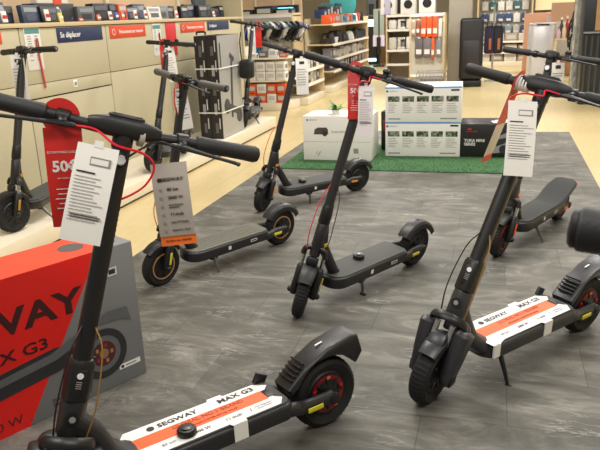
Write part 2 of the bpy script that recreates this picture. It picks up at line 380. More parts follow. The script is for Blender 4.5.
        for (x, z, w) in ((-.20, dz-.012, .088), (-.28, dz, .092), (-.36, dz+.03, .094), (-.44, dz+.06, .092), (-.51, dz+.08, .08), (-.55, dz+.08, .05)):
            rs.append([V((x, -w, z)), V((x, -w+.012, z+.012)), V((x, w-.012, z+.012)), V((x, w, z)), V((x, w-.012, z-.014)), V((x, -w+.012, z-.014))])
        fm.rings(rs, deckc)
        for sy in (-1, 1): fm.box((-.53, sy*.06, dz+.06), (.03, .03, .03), mat('#c8201c', .3), bev=.006)
    else: fm.sphere((-wb-.005, 0, r+R+.008), .011, BLK)
    fo = fm.build('rear_fender', root)
    tl = MB(); tl.box((-wb-(R+.012)*math.cos(rad(38)), 0, r+(R+.008)*math.sin(rad(38))), (.018, .035, .03), BLK2, rot=(0, -.6, 0), bev=.006)
    tl.box((-wb-(R+.02)*math.cos(rad(36)), 0, r+(R+.014)*math.sin(rad(36))), (.008, .026, .018), mat('#8c1418', .3), rot=(0, -.6, 0), bev=.003)
    tl.build('tail_light', fo, label='small dark red tail light') if rear != 'ramp' else tl.bm.free()
    # kickstand
    k = MB(); kx, ky, kz = ks
    k.box((kx+.0, .055, dz-.075), (.05, .03, .03), BLK, bev=.006)
    k.tube([V((kx, .06, dz-.075)), V((kx, (.06+ky)/2+.006, (dz-.075+kz)*.5)), V((kx, ky, kz+.012))], [.011, .009, .007], BLK2 if g3 else mat('#6a6a6b', .35, .7), 10)
    k.box((kx, ky+.006, kz+.008), (.018, .034, .012), BLK, bev=.003)
    k.build('kickstand', root)
    # ---- handlebar assembly (built straight, then turned with the steering)
    HB = [top+V((-.04, -hw, 0)), top+V((-.018, -hw*.55, .002)), top+V((0, -.06, 0)), top, top+V((0, .06, 0)), top+V((-.018, hw*.55, .002)), top+V((-.04, hw, 0))]
    hp = smooth_path(HB, 6)
    def barpt(v):          # v -1 (right hand) .. 1 (left hand)
        u = (v+1)/2*(len(hp)-1); i = min(int(u), len(hp)-2); return hp[i].lerp(hp[i+1], u-i)
    S.bar = lambda v: Mroot @ ST @ barpt(v)
    hb = MB(); br = .0165 if g3 else .0148
    hb.tube(hp, br, BLK2, 16)
    hb.tube([top-ax*.05, top-ax*.045, top+ax*.012, top+ax*.02], [.024, .028, .028, .022], BLK2, 18)
    hbo = hb.build('handlebar', root, M=ST)
    gl = (.14 if g3 else .13)/hw
    for sy in (-1, 1):
        g = MB(); gr = gripr or (.0208 if g3 else .0185)
        pts = [barpt(sy*(1-gl*t)) for t in (0, .03, .25, .5, .75, .93, 1)]
        g.tube(pts, [gr*1.03, gr*1.08, gr, gr*.97, gr, gr*1.05, gr*.95], grip, 20)
        ge = pts[0]; dd = (pts[0]-pts[1]).normalized()
        g.tube([ge-dd*.004, ge+dd*.006], gr*.95, BLK2, 16)
        g.tube([ge+dd*.004, ge+dd*.0075], gr*.5, mat('#77777a', .4), 12)
        g.build('grip', root, M=ST)
        cl = MB(); c0 = barpt(sy*(1-gl*1.12)); c1 = barpt(sy*(1-gl*1.32))
        cl.tube([c0, c1], br*1.4, BLK, 16)
        if (sy == 1 and 'L' in levers) or (sy == -1 and 'R' in levers):
            f = ex*.9-ax*.42; q = (c0+c1)/2
            cl.tube([q, q+f*.018, q+f*.035], [.013, .016, .012], BLK, 10)
            cl.build('lever_clamp', root, M=ST)
            lv = MB(); o_ = V((0, sy, 0)); rt = q+f*.034
            lv.tube(smooth_path([rt-o_*.035, rt, rt+o_*.035+f*.008, rt+o_*.10+f*.012-ax*.004, rt+o_*.15+f*.016-ax*.006, rt+o_*.165+f*.022-ax*.006], 4),
                    [.008, .010, .011, .012, .0125, .012]+[.011, .010, .0095, .009, .0085, .008, .0075, .007, .0072, .0075, .008, .0085, .009, .009, .009], BLK, 10, flat=.65)
            lv.build('brake_lever', root, M=ST)
        else: cl.build('grip_collar', root, M=ST)
    if bell:
        b = MB(); q = barpt(.42); b.tube([q, q+ax*.02], .016, BLK, 14); b.sphere(tuple(q+ax*.03), .019, BLK, sc=(1, 1, .8)); b.build('bell', root, M=ST)
    # display
    dp = MB(); up = ax
    RM = Euler((0, -tilt, 0)).to_matrix().to_4x4()
    if display == 'pod':
        T = Matrix.Translation(top+ax*.010) @ RM
        rs = []
        for yy, hx, hz in ((-.098, .013, .014), (-.088, .020, .018), (-.070, .027, .023), (-.045, .032, .028), (.045, .032, .028), (.070, .027, .023), (.088, .020, .018), (.098, .013, .014)):
            rs.append([V((hx*math.copysign(abs(math.cos(a))**.6, math.cos(a)), yy, hz*math.copysign(abs(math.sin(a))**.6, math.sin(a)))) for a in [2*math.pi*j/20 for j in range(20)]])
        dp.rings(rs, BLK2, M=T)
        dp.box((-.004, 0, .028), (.05, .095, .014), BLK, bev=.006, M=T)
        d = dp.build('display', root, M=ST)
        MB().box((-.004, 0, .0355), (.04, .08, .002), mat('#0b0b0d', .12), M=T, bev=.0008).build('screen', d, M=ST)
    else:
        T = Matrix.Translation(top+ax*.006) @ RM
        dp.box((.004, 0, .0), (.058, .075, .046), BLK, bev=.012, M=T, seg=3)
        dp.box((.03, 0, -.012), (.02, .034, .03), BLK2, bev=.008, M=T)
        d = dp.build('display', root, M=ST)
        MB().box((.0, 0, .0235), (.04, .05, .002), mat('#0b0b0d', .12), M=T, bev=.0008).build('screen', d, M=ST)
    # headlight under the bar
    hl = MB(); q = top-ax*.075+ex*.03
    hl.tube([q-ex*.02, q+ex*.006], [.018, .019], BLK, 14); hl.tube([q+ex*.004, q+ex*.009], .014, mat('#c9ccd0', .15), 14)
    hl.build('headlight', root, M=ST)
    if cable:
        cb = MB()
        for sy, on in ((1, 'L' in levers), (-1, 'R' in levers)):
            if not on: continue
            q = barpt(sy*(1-gl*1.22))+(ex*.9-ax*.42)*.034-V((0, sy*.035, 0))
            if sy == -1 or 'R' not in levers:
                cb.tube(smooth_path([q, q-V((0, sy*.05, 0))+ex*.008, top+ex*.058-ax*.038+V((0, sy*.02, 0)), top+ex*.056-ax*.045-V((0, sy*.05*loop, 0)), top+ex*.05-ax*.075-V((0, sy*.088*loop, 0)), top+ex*.04-ax*.13-V((0, sy*.075*loop, 0)), top+ex*.02-ax*.175-V((0, sy*.03*loop, 0)), top-ax*.19], 5), .0034, REDB, 6)
            else: cb.tube(smooth_path([q, q-V((0, sy*.04, 0)), top+ex*.04-ax*.06+V((0, sy*.02, 0)), top-ax*.09+ex*.01], 5), .003, BLK, 6)
        cb.build('brake_cable', root, M=ST, label='red brake cable')
        # lower cables from stem to fork
        c2 = MB()
        q = A(hinge_z[1]+.09)
        c2.tube(smooth_path([q+ex*.02-V((0, .018, 0)), q+ex*.05-ax*.07-V((0, .04, 0)), A(.43)+ex*.06-V((0, .05, 0)), A(cz)+ex*.03-V((0, .04, 0))], 5), .0026, BLK if g3 else REDB, 6)
        c2.tube(smooth_path([q+ex*.02+V((0, .018, 0)), q+ex*.045-ax*.06+V((0, .045, 0)), A(.42)+ex*.05+V((0, .055, 0)), A(cz-.02)+ex*.02+V((0, .045, 0)), ax0+V((-.01, .06, .05))], 5), .0024, mat('#8a6a2a', .5) if g3 else BLK, 6)
        c2.build('fork_cable', root, M=ST)
    # small marks on deck side and stem
    mk = MB(); F = basis((.0, hwid+.0006, dz-.035), (-1, 0, 0), (0, 0, 1))
    if not g3:
        mk.box((0, 0, 0), (.02, .022, .001), WHT, M=F @ Matrix.Translation((-.03, 0, 0))); mk.box((0, 0, 0), (.05, .016, .001), WHT, M=F @ Matrix.Translation((.16, 0, 0)))
        mk.box((0, 0, 0), (.042, .008, .0012), BLK, M=F @ Matrix.Translation((.16, 0, .0005)))
        mk.build('side_sticker', root, label='small white stickers')
    else:
        T = ST @ basis(A(.505)+ex*.0392, (0, 1, 0), ax)
        mk.lathe([(.009, 0), (.009, .001)], WHT, 16, M=T @ Matrix.Rotation(rad(90), 4, 'X'))
        for i in range(4): mk.box((0, -.018-.006*i, .0004), (.016, .0022, .0008), INKG, M=T)
        T2 = ST @ basis(A(.385)+ex*.0415, (0, 1, 0), ax)
        mk.lathe([(.009, 0), (.009, .001)], INKG, 16, M=T2 @ Matrix.Rotation(rad(90), 4, 'X'))
        # pale serial text running up the side of the stem
        for i in range(26): mk.box(tuple(A(.60+.014*i)+V((0, sr+.0004, 0))), (.003, .0008, .006), INKG, rot=(0, -tilt, 0), M=ST)
        mk.build('stem_mark', root, label='pale logo and small text')
    if decal: decal(S, dz, root)
    return S

def g3_decal(S, dz, root):
    z = dz+.0008
    mb = MB(); poly = []
    w = .083
    poly = [(.255, -.055), (.235, -w), (-.06, -w), (-.065, -.096), (-.115, -.096), (-.12, -w), (-.235, -w), (-.275, -.05), (-.255, -.03), (-.255, .03), (-.275, .05), (-.25, w), (-.115, w), (-.11, .097), (-.06, .097), (-.055, w), (.175, w), (.225, .099), (.255, .097), (.262, .03)]
    mb.prism([(x, y) for x, y in poly][::-1], z, z+.001, WHT)
    # wrapped straps down the side
    mb.bx(-.112, -.062, .094, .0975, dz-.06, z+.001, WHT); mb.bx(.215, .25, .09, .0985, dz-.055, z+.001, WHT)
    o = mb.build('promo_sticker', root, label='white and orange advertising sticker')
    s2 = MB(); s2.bx(-.235, .245, -.028, .030, z+.001, z+.0016, mat('#e8642f', .5, noise=.03)); s2.bx(-.26, -.235, -.024, .024, z+.001, z+.004, BLK, bev=.002); s2.build('orange_stripe', o)
    t = MB(); B = lambda x, y: basis((x, y, z+.0022), (-1, 0, 0), (0, -1, 0))
    t.text('SEGWAY', .030, INK, B(.062, -.053), bold=.02, sx=1.15); t.lathe([(.0125, 0), (.0125, .0006)], INK, 20, M=B(.155, -.053) @ Matrix.Rotation(rad(90), 4, 'X'))
    t.text('MAX G3', .034, INK, B(-.155, -.056), bold=.02, sx=1.1)
    t.text('GLOBAL NO.1 BRAND', .026, mat('#a63a17', .5), B(-.03, -.012), bold=.01)
    t.text('IN KICKSCOOTER RETAIL SALES', .013, mat('#a63a17', .5), B(-.03, .014), bold=.01)
    t.text('80 km', .018, INKG, B(.14, .056)); t.text('2000 W', .020, INK, B(.03, .056)); t.text('11-inch', .020, INK, B(-.085, .056)); t.text('/', .024, RED, B(-.15, .056), bold=.02)
    t.text('Dual Suspension', .010, INKG, B(-.2, .05)); t.text('Smart Display', .010, INKG, B(-.2, .062))
    t.build('lettering', o)

sc_near = scooter('black electric scooter with white and orange deck sticker nearest the camera at lower left', -.862, 1.712, -129.0, -1, 75, 18.2, 1.151, .388, gripr=.0228, wb=.48, r=.134, style='g3', levers='LR', ks=(.12, .12, 0), bell=False, decktop=.207, decal=g3_decal, display='pod', rear='long')
sc_right = scooter('dark grey electric scooter with white and orange deck sticker at the right', .102, 2.692, -128.8, 4.3, 18, 24.6, 1.148, .322, wb=.48, r=.134, style='g3', frame=MG, forkc=MG, levers='L', ks=(.165, .115, 0), bell=False, decktop=.207, decal=g3_decal, display='pod', rear='long')
sc_mid = scooter('black electric scooter with red 50€ tag on its bar, in the centre of the floor', -.674, 3.379, -119.2, 7.8, 35.2, 17.9, 1.173, .31, levers='L', ks=(.08, .075, .012), refl=mat('#c9b52e', .4), loop=.25)
sc_left = scooter('electric scooter with grey grips and yellow deck mark behind the large grey tag', -1.572, 3.613, -119.0, 7.0, 5, 9.8, 1.142, .275, grip=GREYG, deckc=mat('#5f5d54', .7, bump=.3, scale=250), accent=mat('#b58a5a', .4), ks=(.13, .113, 0), refl=mat('#d6d23a', .4), bell=False, levers='L', ribs=True, loop=.1)
sc_back = scooter('black electric scooter furthest back on the slate mat, in front of the white mower box', -1.414, 5.107, -129.7, 6.7, 31.4, 14.8, 1.18, .303, levers='', ks=(.07, .075, .0), refl=mat('#d08a3a', .4), bell=False)
sc_org = scooter('black off-road electric scooter with orange fork reflectors behind the right-hand scooter', .238, 4.434, -115.2, 5.8, 4.9, 18.1, 1.158, .30, levers='L', ks=(.08, .127, 0), refl=mat('#f0521c', .4), accent=mat('#8c2a1c', .4), bell=True, cable=False, rear='ramp', wide=.090, decktop=.19, deckc=mat('#2f3030', .8, bump=.5, scale=120))
sc_farl = scooter('slim black electric scooter on the left end of the white plinth', -3.10, 4.0, -80.8, 5.7, -29.7, 14.4, 1.142, .295, z0=.15, levers='L', ks=(.19, .15, .01), refl=mat('#b0832e', .4), bell=False, cable=False)
sc_pl2 = scooter('small black electric scooter with a red tag beside the red hanging poster', -2.99, 5.75, -84.1, 7.6, -12, 16.7, 1.105, .245, z0=.15, wb=.42, levers='L', ks=(.1, .12, .0), bell=True, cable=False)
sc_pl3 = scooter('black electric scooter on the plinth behind the tall scooter boxes', -3.05, 8.20, -80.7, 5, 17.8, 18.2, 1.214, .27, z0=.15, wb=.42, levers='L', ks=(.1, .12, 0), bell=True, cable=False)
# decal on the left scooter deck
# scooter just outside the right edge, only its grip end reaches into view
gp = P(576, 226, Z=1.22)
sc_out = scooter('electric scooter standing past the right edge, only its dark grip end in view', gp.x+.66, gp.y-.02, -100, 3, 8, 17, 1.19, .31, wb=.48, r=.134, style='g3', levers='L', bell=False, display='pod', rear='long')
d_ = gp-sc_out.bar(-1.0); sc_out.root.location += V((d_.x, d_.y, 0)); sc_out.M = Matrix.Translation((d_.x, d_.y, 0)) @ sc_out.M

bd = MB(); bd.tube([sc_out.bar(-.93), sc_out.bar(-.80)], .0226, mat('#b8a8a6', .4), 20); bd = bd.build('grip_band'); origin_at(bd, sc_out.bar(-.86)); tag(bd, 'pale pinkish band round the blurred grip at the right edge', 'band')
# ---------------------------------------------------------------- security pucks on the decks
def puck(S, x, y, dz, label):
    M = S.M @ Matrix.Translation((x, y, dz))
    o = empty('security_puck', label, 'security tag', M.to_translation(), M.to_euler(), 'black security pucks')
    MB().lathe([(.026, .0), (.031, .004), (.031, .016), (.027, .022), (.014, .024)], BLK, 28, M=Matrix.Rotation(rad(90), 4, 'X')).build('puck_body', o)
    MB().lathe([(.016, .024), (.018, .026), (.010, .028)], mat('#3a3a3c', .3), 20, M=Matrix.Rotation(rad(90), 4, 'X')).build('puck_button', o)
puck(sc_near, .075, .045, .209, 'round black security puck on the orange deck stripe of the nearest scooter')
puck(sc_mid, .02, -.02, .176, 'round black security puck on the deck of the centre scooter')
puck(sc_back, .10, 0, .176, 'round black security puck on the deck of the scooter furthest back')

# ---------------------------------------------------------------- hanging tags
def lines(mb, w, z0, z1, n, m, M, x0=-1, lo=.5):
    for i in range(n):
        z = z0+(z1-z0)*i/max(1, n-1); ww = w*(lo+(1-lo)*random.random())
        mb.box((-w/2+ww/2, z, .0008), (ww, abs(z1-z0)/max(1, n)*.32, .0006), m, M=M)
def hang(name, label, p, yaw, roll=0, pitch=0, group=None):
    """frame: x right, y up, z out of the face; origin at the hanging point"""
    p = V(p); a = rad(yaw)
    n = V((math.cos(a), math.sin(a), 0)); up = V((0, 0, 1)); right = up.cross(n)
    M = basis(p, right, up) @ Matrix.Rotation(rad(roll), 4, 'Z') @ Matrix.Rotation(rad(pitch), 4, 'X')
    return empty(name, label, 'tag', M.to_translation(), M.to_euler(), group)
def bow(mb, w, y0, y1, m, curl=0.0, th=.0008, n=10, x=0, shape=None):
    rs = []
    for i in range(n+1):
        t = i/n; y = y0+(y1-y0)*t; z = curl*math.sin(t*math.pi*.9); ww = w if shape is None else shape(t)*w
        rs.append([V((x-ww/2, y, z)), V((x+ww/2, y, z)), V((x+ww/2, y, z-th)), V((x-ww/2, y, z-th))])
    return mb.rings(rs, m)
def ring_head(mb, w, m, y0, hole, th=.0012, n=28):
    """door-hanger head: disc of width w with a hole, joined to a body starting at y0"""
    R = w/2; cy = y0+R*.55
    tb = bmesh.new(); outer = []; inner = []
    for k in range(n):
        a = 2*math.pi*k/n
        outer.append((R*math.cos(a), cy+R*math.sin(a))); inner.append((hole*math.cos(a), cy+hole*.95*math.sin(a)))
    rs = []
    mb.rings([[V((x, y, 0)) for x, y in outer], [V((x, y, -th)) for x, y in outer], [V((x, y, -th)) for x, y in inner], [V((x, y, 0)) for x, y in inner]], m, closed=True)
def promo_tag(label, S, v, yaw, w=.1, h=.30, roll=0, pitch=0, ratio=.25, m=None, body=True, drop=.0, txt=True, group='red 50 euro promotion tags'):
    m = m or mat('#c9251f', .45, noise=.03)
    p = S.bar(v)+V((0, 0, -drop)); o = hang('promotion_tag', label, p, yaw, roll, pitch, group)
    mb = MB(); ring_head(mb, w, m, -w*.28, .023); bow(mb, w, -.028, -h, m, curl=.012)
    mb.build('tag_card', o)
    if txt:
        t = MB(); Z = lambda x, y, z=.004: Matrix.Translation((x, y, z+.012*math.sin(min(1, (-y-.028)/(h-.028))*math.pi*.9)-.003))
        t.text('ÉCONOMISEZ JUSQU\'À', w*.085, WHT, Z(0, -h*.31)); t.text('50€', w*.42, WHT, Z(0, -h*.44), bold=.03)
        t.text('sur votre achat', w*.08, WHT, Z(0, -h*.54))
        for i in range(5): t.box((0, 0, 0), (w*(.5+.3*random.random()), .002, .0005), WHT, M=Z(0, -h*(.64+.045*i)))
        t.text('darty', w*.12, WHT, Z(0, -h*.94), bold=.02) if False else None
        t.build('lettering', o)
    return o
def price_card(label, p, yaw, w=.085, h=.24, roll=0, pitch=0, pink=False, group='white price cards on the handlebars', hole=True, small=False):
    o = hang('price_card', label, p, yaw, roll, pitch, group)
    m = mat('#e6e0e4', .5, noise=.02) if pink else WHT
    mb = MB(); bow(mb, w, 0, -h, m, curl=.008)
    if hole: mb.box((0, .004, 0), (w*.22, .018, .003), m)
    mb.build('card', o)
    t = MB(); Z = lambda x, y: Matrix.Translation((x, y, .0015+.008*math.sin(-y/h*math.pi*.9)))
    if not small:
        t.box((w*.12, 0, 0), (w*.5, .022, .0008), INKG, M=Z(0, -h*.16)); t.box((w*.0, 0, 0), (w*.42, .014, .001), WHT, M=Z(w*.1, -h*.16))
        t.box((0, 0, 0), (w*.45, .004, .0008), INK, M=Z(-w*.18, -h*.28))
        for i in range(14):
            ww = w*(.5+.35*random.random()); t.box((0, 0, 0), (ww, .0014, .0006), INKG, M=Z(-w*.42+ww/2, -h*(.33+.034*i)))
        t.box((0, 0, 0), (w*.75, .0022, .0008), INK, M=Z(0, -h*.72)); t.box((0, 0, 0), (w*.7, .002, .0008), INK, M=Z(0, -h*.745))
    else:
        for i in range(7):
            ww = w*(.5+.35*random.random()); t.box((0, 0, 0), (ww, .004, .0006), INKG, M=Z(-w*.42+ww/2, -h*(.3+.07*i)))
        t.box((0, 0, 0), (w*.4, .02, .0008), INK, M=Z(0, -h*.12))
    t.build('print', o)
    return o
CARDR = 'red promotion tag reading 50€ looped over the bar of the nearest scooter'
promo_tag(CARDR, sc_near, -.57, -62, w=.098, h=.30, roll=-2)
def at_bar(S, px, py, off=0.0):           # the point seen at a pixel, as far off as the handlebar there
    best = min((abs((S.bar(v/50)-V((0, 0, CAMZ))).normalized().dot(ray(px, py).normalized())-1), v/50) for v in range(-50, 51))[1]
    q = S.bar(best); d = ray(px, py); n = V((q.x, q.y, 0)); t = (n.length-off)/V((d.x, d.y, 0)).length
    return V((0, 0, CAMZ))+d*t
price_card('tall white price card hanging tilted from the red cable of the nearest scooter', at_bar(sc_near, 99, 146, .085), -65, w=.104, h=.255, roll=-17, pitch=-10)
price_card('white price card on the bar of the right-hand scooter', at_bar(sc_right, 523, 101, .10), -78, w=.102, h=.268, roll=-5, pitch=-16)
def edge_tag():
    p = sc_right.bar(-.47); o = hang('promotion_tag', 'narrow red and white tag hanging edge-on from the right-hand scooter bar', p, -22, 0, 20)
    m = mat('#c9251f', .45, noise=.03); mb = MB(); ring_head(mb, .098, m, -.03, .026); bow(mb, .09, -.028, -.17, m, curl=.0, n=6); bow(mb, .088, -.17, -.30, mat('#d8d2c8', .5), curl=.0, n=6); bow(mb, .088, -.30, -.33, mat('#d8281e', .5), n=2); mb.build('tag_card', o)
edge_tag()
promo_tag('red 50€ tag on the bar of the centre scooter', sc_mid, -.32, -75, w=.075, h=.235, roll=-2, drop=-.005, pitch=-16)
price_card('pale pink price card beside the 50€ tag of the centre scooter', at_bar(sc_mid, 366, 86, .045), -75, w=.07, h=.235, roll=-3, pitch=-16, pink=True)
# grey specification tag
def spec_tag():
    p = at_bar(sc_near, 168, 163, .03); o = hang('specification_tag', 'grey specification tag reading SEGWAY with orange foot on the nearest scooter bar', p, -70, 3, -4)
    g = mat('#a9a29a', .5, noise=.03); mb = MB(); w, h = .100, .235
    bow(mb, w, -.0, -h*.88, g, curl=.01); bow(mb, w, -h*.88, -h, mat('#e5712c', .5), curl=0); mb.build('tag_card', o)
    lp = MB()
    for k in range(4): pass
    lp.tube([(-.032, .034, .0), (-.034, .03, .0), (.0, .03, 0)], .001, SILV, 4)
    t = MB(); Z = lambda x, y: Matrix.Translation((x, y, .0018+.010*math.sin(max(0, min(1, -y/(h*.88)))*math.pi*.9)))
    t.lathe([(.006, 0), (.006, .0006)], INK, 14, M=Z(-.03, -.045) @ Matrix.Rotation(rad(90), 4, 'X')); t.text('SEGWAY', .0135, INK, Z(.005, -.045), bold=.02, sx=1.15)
    for i, s in enumerate(('80 km', '2000 W', 'Dual Hydraulic\nSuspension', '11-inch', 'Smart TFT Display', 'Global No.1 Brand')):
        big = i in (0, 1, 3); t.text(s, .0125 if big else .0065, INK, Z(-.012, -.072-.0235*i), align='LEFT', bold=.01)
        t.box((0, 0, 0), (.007, .007, .0006), INKG, M=Z(-.03, -.072-.0235*i))
    t.text('GLOBAL No.1 BRAND', .0075, mat('#8a2c10', .5), Matrix.Translation((0, -h*.94, .001)), bold=.01)
    t.build('lettering', o)
spec_tag()
def coil(S, v0, v1, label, m, R):
    mb = MB(); a, b = S.bar(v0), S.bar(v1); d = b-a
    n = 1 if R > .03 else 4
    for i in range(n):
        c0 = a+d*(i/n); c1 = a+d*((i+(1 if n == 1 else .9))/n)
        mb.tube([c0, c1], R, m, 20, rnd=True)
    o = mb.build('paper_collar'); origin_at(o, (a+b)/2); tag(o, label, 'paper band'); return o
coil(sc_near, .235, .315, 'silver-grey band wrapped round the bar of the nearest scooter beside its display', mat('#b9b5ae', .4), .031)
coil(sc_right, -.47, -.30, 'white coil of paper wrapped round the bar of the right-hand scooter', WHT, .029)
# tags on the scooters further back
price_card('narrow white price card on the grey-gripped scooter', sc_left.bar(-.15)+V((.0, -.03, -.04)), -50, w=.07, h=.22, small=True, roll=6)
price_card('white price card hanging on the scooter furthest back on the mat', sc_back.bar(.05)+V((.03, -.03, -.03)), -70, w=.09, h=.26, small=True)
price_card('white price card on the slim scooter at the left end of the plinth', sc_farl.bar(-.1)+V((.0, -.05, -.02)), -60, w=.085, h=.29, small=True)
price_card('small white card with black square on the orange-trimmed scooter', sc_org.bar(.08)+V((.02, -.05, -.03)), -80, w=.07, h=.20, small=True)
promo_tag('red tag on the small scooter beside the red hanging poster', sc_pl2, -.25, -70, w=.085, h=.24)
price_card('pale price card behind the red tag on the small plinth scooter', sc_pl2.bar(.12)+V((.0, -.03, -.03)), -60, w=.08, h=.3, small=True, roll=4)
promo_tag('red tag on the scooter behind the tall scooter boxes', sc_pl3, .35, -75, w=.085, h=.26, txt=False)
price_card('white card hanging on the scooter behind the tall scooter boxes', sc_pl3.bar(-.05)+V((.0, -.03, -.03)), -75, w=.09, h=.3, small=True)

# ================================================================ left display wall
XP = -3.45
def display_wall():
    r = empty('display_wall', 'long beige display wall unit with drawers along the left side', 'shelving unit', (XP, 5.6, 0))
    inv = Matrix.Translation((-XP, -5.6, 0))
    MB().bx(XP-.55, -2.88, 1.2, 8.72, .02, .148, CREAML, bev=.004).bx(XP-.55, -2.90, 1.22, 8.70, 0, .03, mat('#1f1c19', .6)).build('plinth', r, M=inv)
    ys = [1.2, 2.05, 3.25, 4.45, 5.65, 6.85, 8.05, 9.1]
    for a, b in zip(ys[:-1], ys[1:]):
        mb = MB(); g = .006
        mb.bx(XP-.5, XP-.02, a, b, .148, 1.43, GAP)
        if b <= 5.7:
            mb.bx(XP-.03, XP, a+g, b-g, .15, .888, CREAM, bev=.002).bx(XP-.03, XP, a+g, b-g, .90, 1.005, CREAM, bev=.002).bx(XP-.03, XP, a+g, b-g, 1.010, 1.425, CREAM, bev=.002)
        else:
            mb.bx(XP-.03, XP, a+g, b-g, .15, 1.003, CREAM, bev=.002).bx(XP-.03, XP, a+g, b-g, 1.010, 1.425, CREAM, bev=.002)
        mb.build('panel', r, M=inv)
    MB().bx(XP-.55, XP+.02, 1.2, 9.12, 1.43, 1.462, WOODL, bev=.003).build('worktop', r, M=inv)
    MB().bx(XP-.62, XP-.55, 1.2, 9.12, .15, 3.2, mat('#d2b592', .6, noise=.12, scale=3)).build('back_panel', r, M=inv)
    for y in (3.35, 5.45, 6.6, 8.3):
        MB().bx(XP-.57, XP-.52, y-.03, y+.03, 1.46, 3.2, CREAML).build('upright', r, M=inv)
    MB().bx(XP-.62, XP+.02, 9.12, 9.17, 0, 3.2, CREAM).build('end_panel', r, M=inv)
    q = P(75, 83.5, X=XP); k = MB().box((XP+.003, q.y, q.z), (.006, .055, .06), WHT, bev=.002).lathe([(.016, 0), (.016, .004)], INKG, 18, M=basis((XP+.006, q.y, q.z), (0, 0, 1), (1, 0, 0))); k.build('drawer_lock', r, M=inv)
display_wall()
def sign_on_wall(name, label, a, b, m, txts=(), cat='sign', th=.004, extra=None):
    """a, b = photograph corners of a flat sign on the wall plane"""
    p0 = P(*a, X=XP+.004); p1 = P(*b, X=XP+.004); y0, y1 = p0.y, p1.y; z1, z0 = p0.z, p1.z
    o = empty(name, label, cat, (XP+.003, (y0+y1)/2, (z0+z1)/2))
    W, Hh = abs(y1-y0), abs(z1-z0); M = basis((0, 0, 0), (0, 1, 0), (0, 0, 1))
    MB().box((0, 0, 0), (W, Hh, th), m, M=M, bev=.001).build('board', o)
    t = MB()
    for s, sz, x, y, c in txts: t.text(s, sz, c, M @ Matrix.Translation((x*W, y*Hh, th/2+.0006)), align='LEFT', bold=.015)
    if extra: extra(t, M, W, Hh, th)
    if len(t.bm.verts): t.build('lettering', o)
    return o
BLUE = mat('#14264e', .6); SRED = mat('#d2451f', .5)
sign_on_wall('wall_sign', 'dark blue sign reading Se déplacer on the display wall', (56, 28), (103, 39.5), BLUE, [('Se déplacer', .062, -.44, 0, WHT)])
def circ(t, M, W, H_, th): t.lathe([(.028, 0), (.028, .001), (.023, .001), (.023, 0)], WHT, 20, M=M @ Matrix.Translation((-W*.4, 0, th/2+.001)) @ Matrix.Rotation(rad(90), 4, 'X'), closed=True)
sign_on_wall('wall_sign', 'orange-red sign reading Financement sur mesure right of the Se déplacer sign', (109, 26), (146, 36), SRED, [('Financement sur mesure', .046, -.26, 0, WHT)], extra=circ)
sign_on_wall('wall_sign', 'smaller orange-red sign further along the display wall beyond the red poster', (180, 23), (205, 31), SRED, [('Financement sur mesure', .046, -.26, 0, WHT)], extra=circ)
sign_on_wall('wall_sign', 'dark blue sign furthest along the display wall above the tall boxes', (207, 21.5), (229, 29), BLUE, [('Se déplacer', .05, -.42, 0, WHT)])
sign_on_wall('hanging_poster', 'plain red poster hanging on the wall behind the small scooter', (165, 22.5), (178, 55), mat('#c4181c', .5), cat='poster')
sign_on_wall('wall_sign', 'orange-red sign cut by the left edge of the photo', (-30, 33), (2.5, 44), SRED)
def infos(t, M, W, H_, th):
    t.box((0, H_*.40, th/2+.0006), (W*.9, H_*.12, .001), mat('#4f8a88', .5), M=M)
    for i in range(12):
        for sx in (-.22, .2):
            if random.random() < .8: t.box((sx*W, H_*(.28-.055*i), th/2+.0006), (W*.28*(.6+.4*random.random()), .008, .001), INKG, M=M)
    t.tube([(W*.25, H_*.22, th), (W*.3, -H_*.1, th)], .008, INK, 6, M=M); t.box((W*.24, H_*.1, th), (.03, .05, .002), REDB, M=M)
sign_on_wall('information_poster', 'pale information poster with teal heading behind the slim scooter', (22.5, 27), (45, 69), mat('#d8d4cc', .5), cat='poster', extra=infos)
sign_on_wall('information_poster', 'pale information poster left of the red poster', (151.5, 24), (163, 55), mat('#d2cfc9', .5), cat='poster', extra=infos)
q = P(40, 66, X=XP+.01); o = MB().tube([(XP+.012, q.y, q.z+.2), (XP+.012, q.y+.012, q.z+.03), (XP+.012, q.y+.03, q.z-.17)], .008, mat('#c0504a', .5), 8).build('red_strap'); origin_at(o, q); tag(o, 'thin red strap dangling over the pale information poster', 'strap')

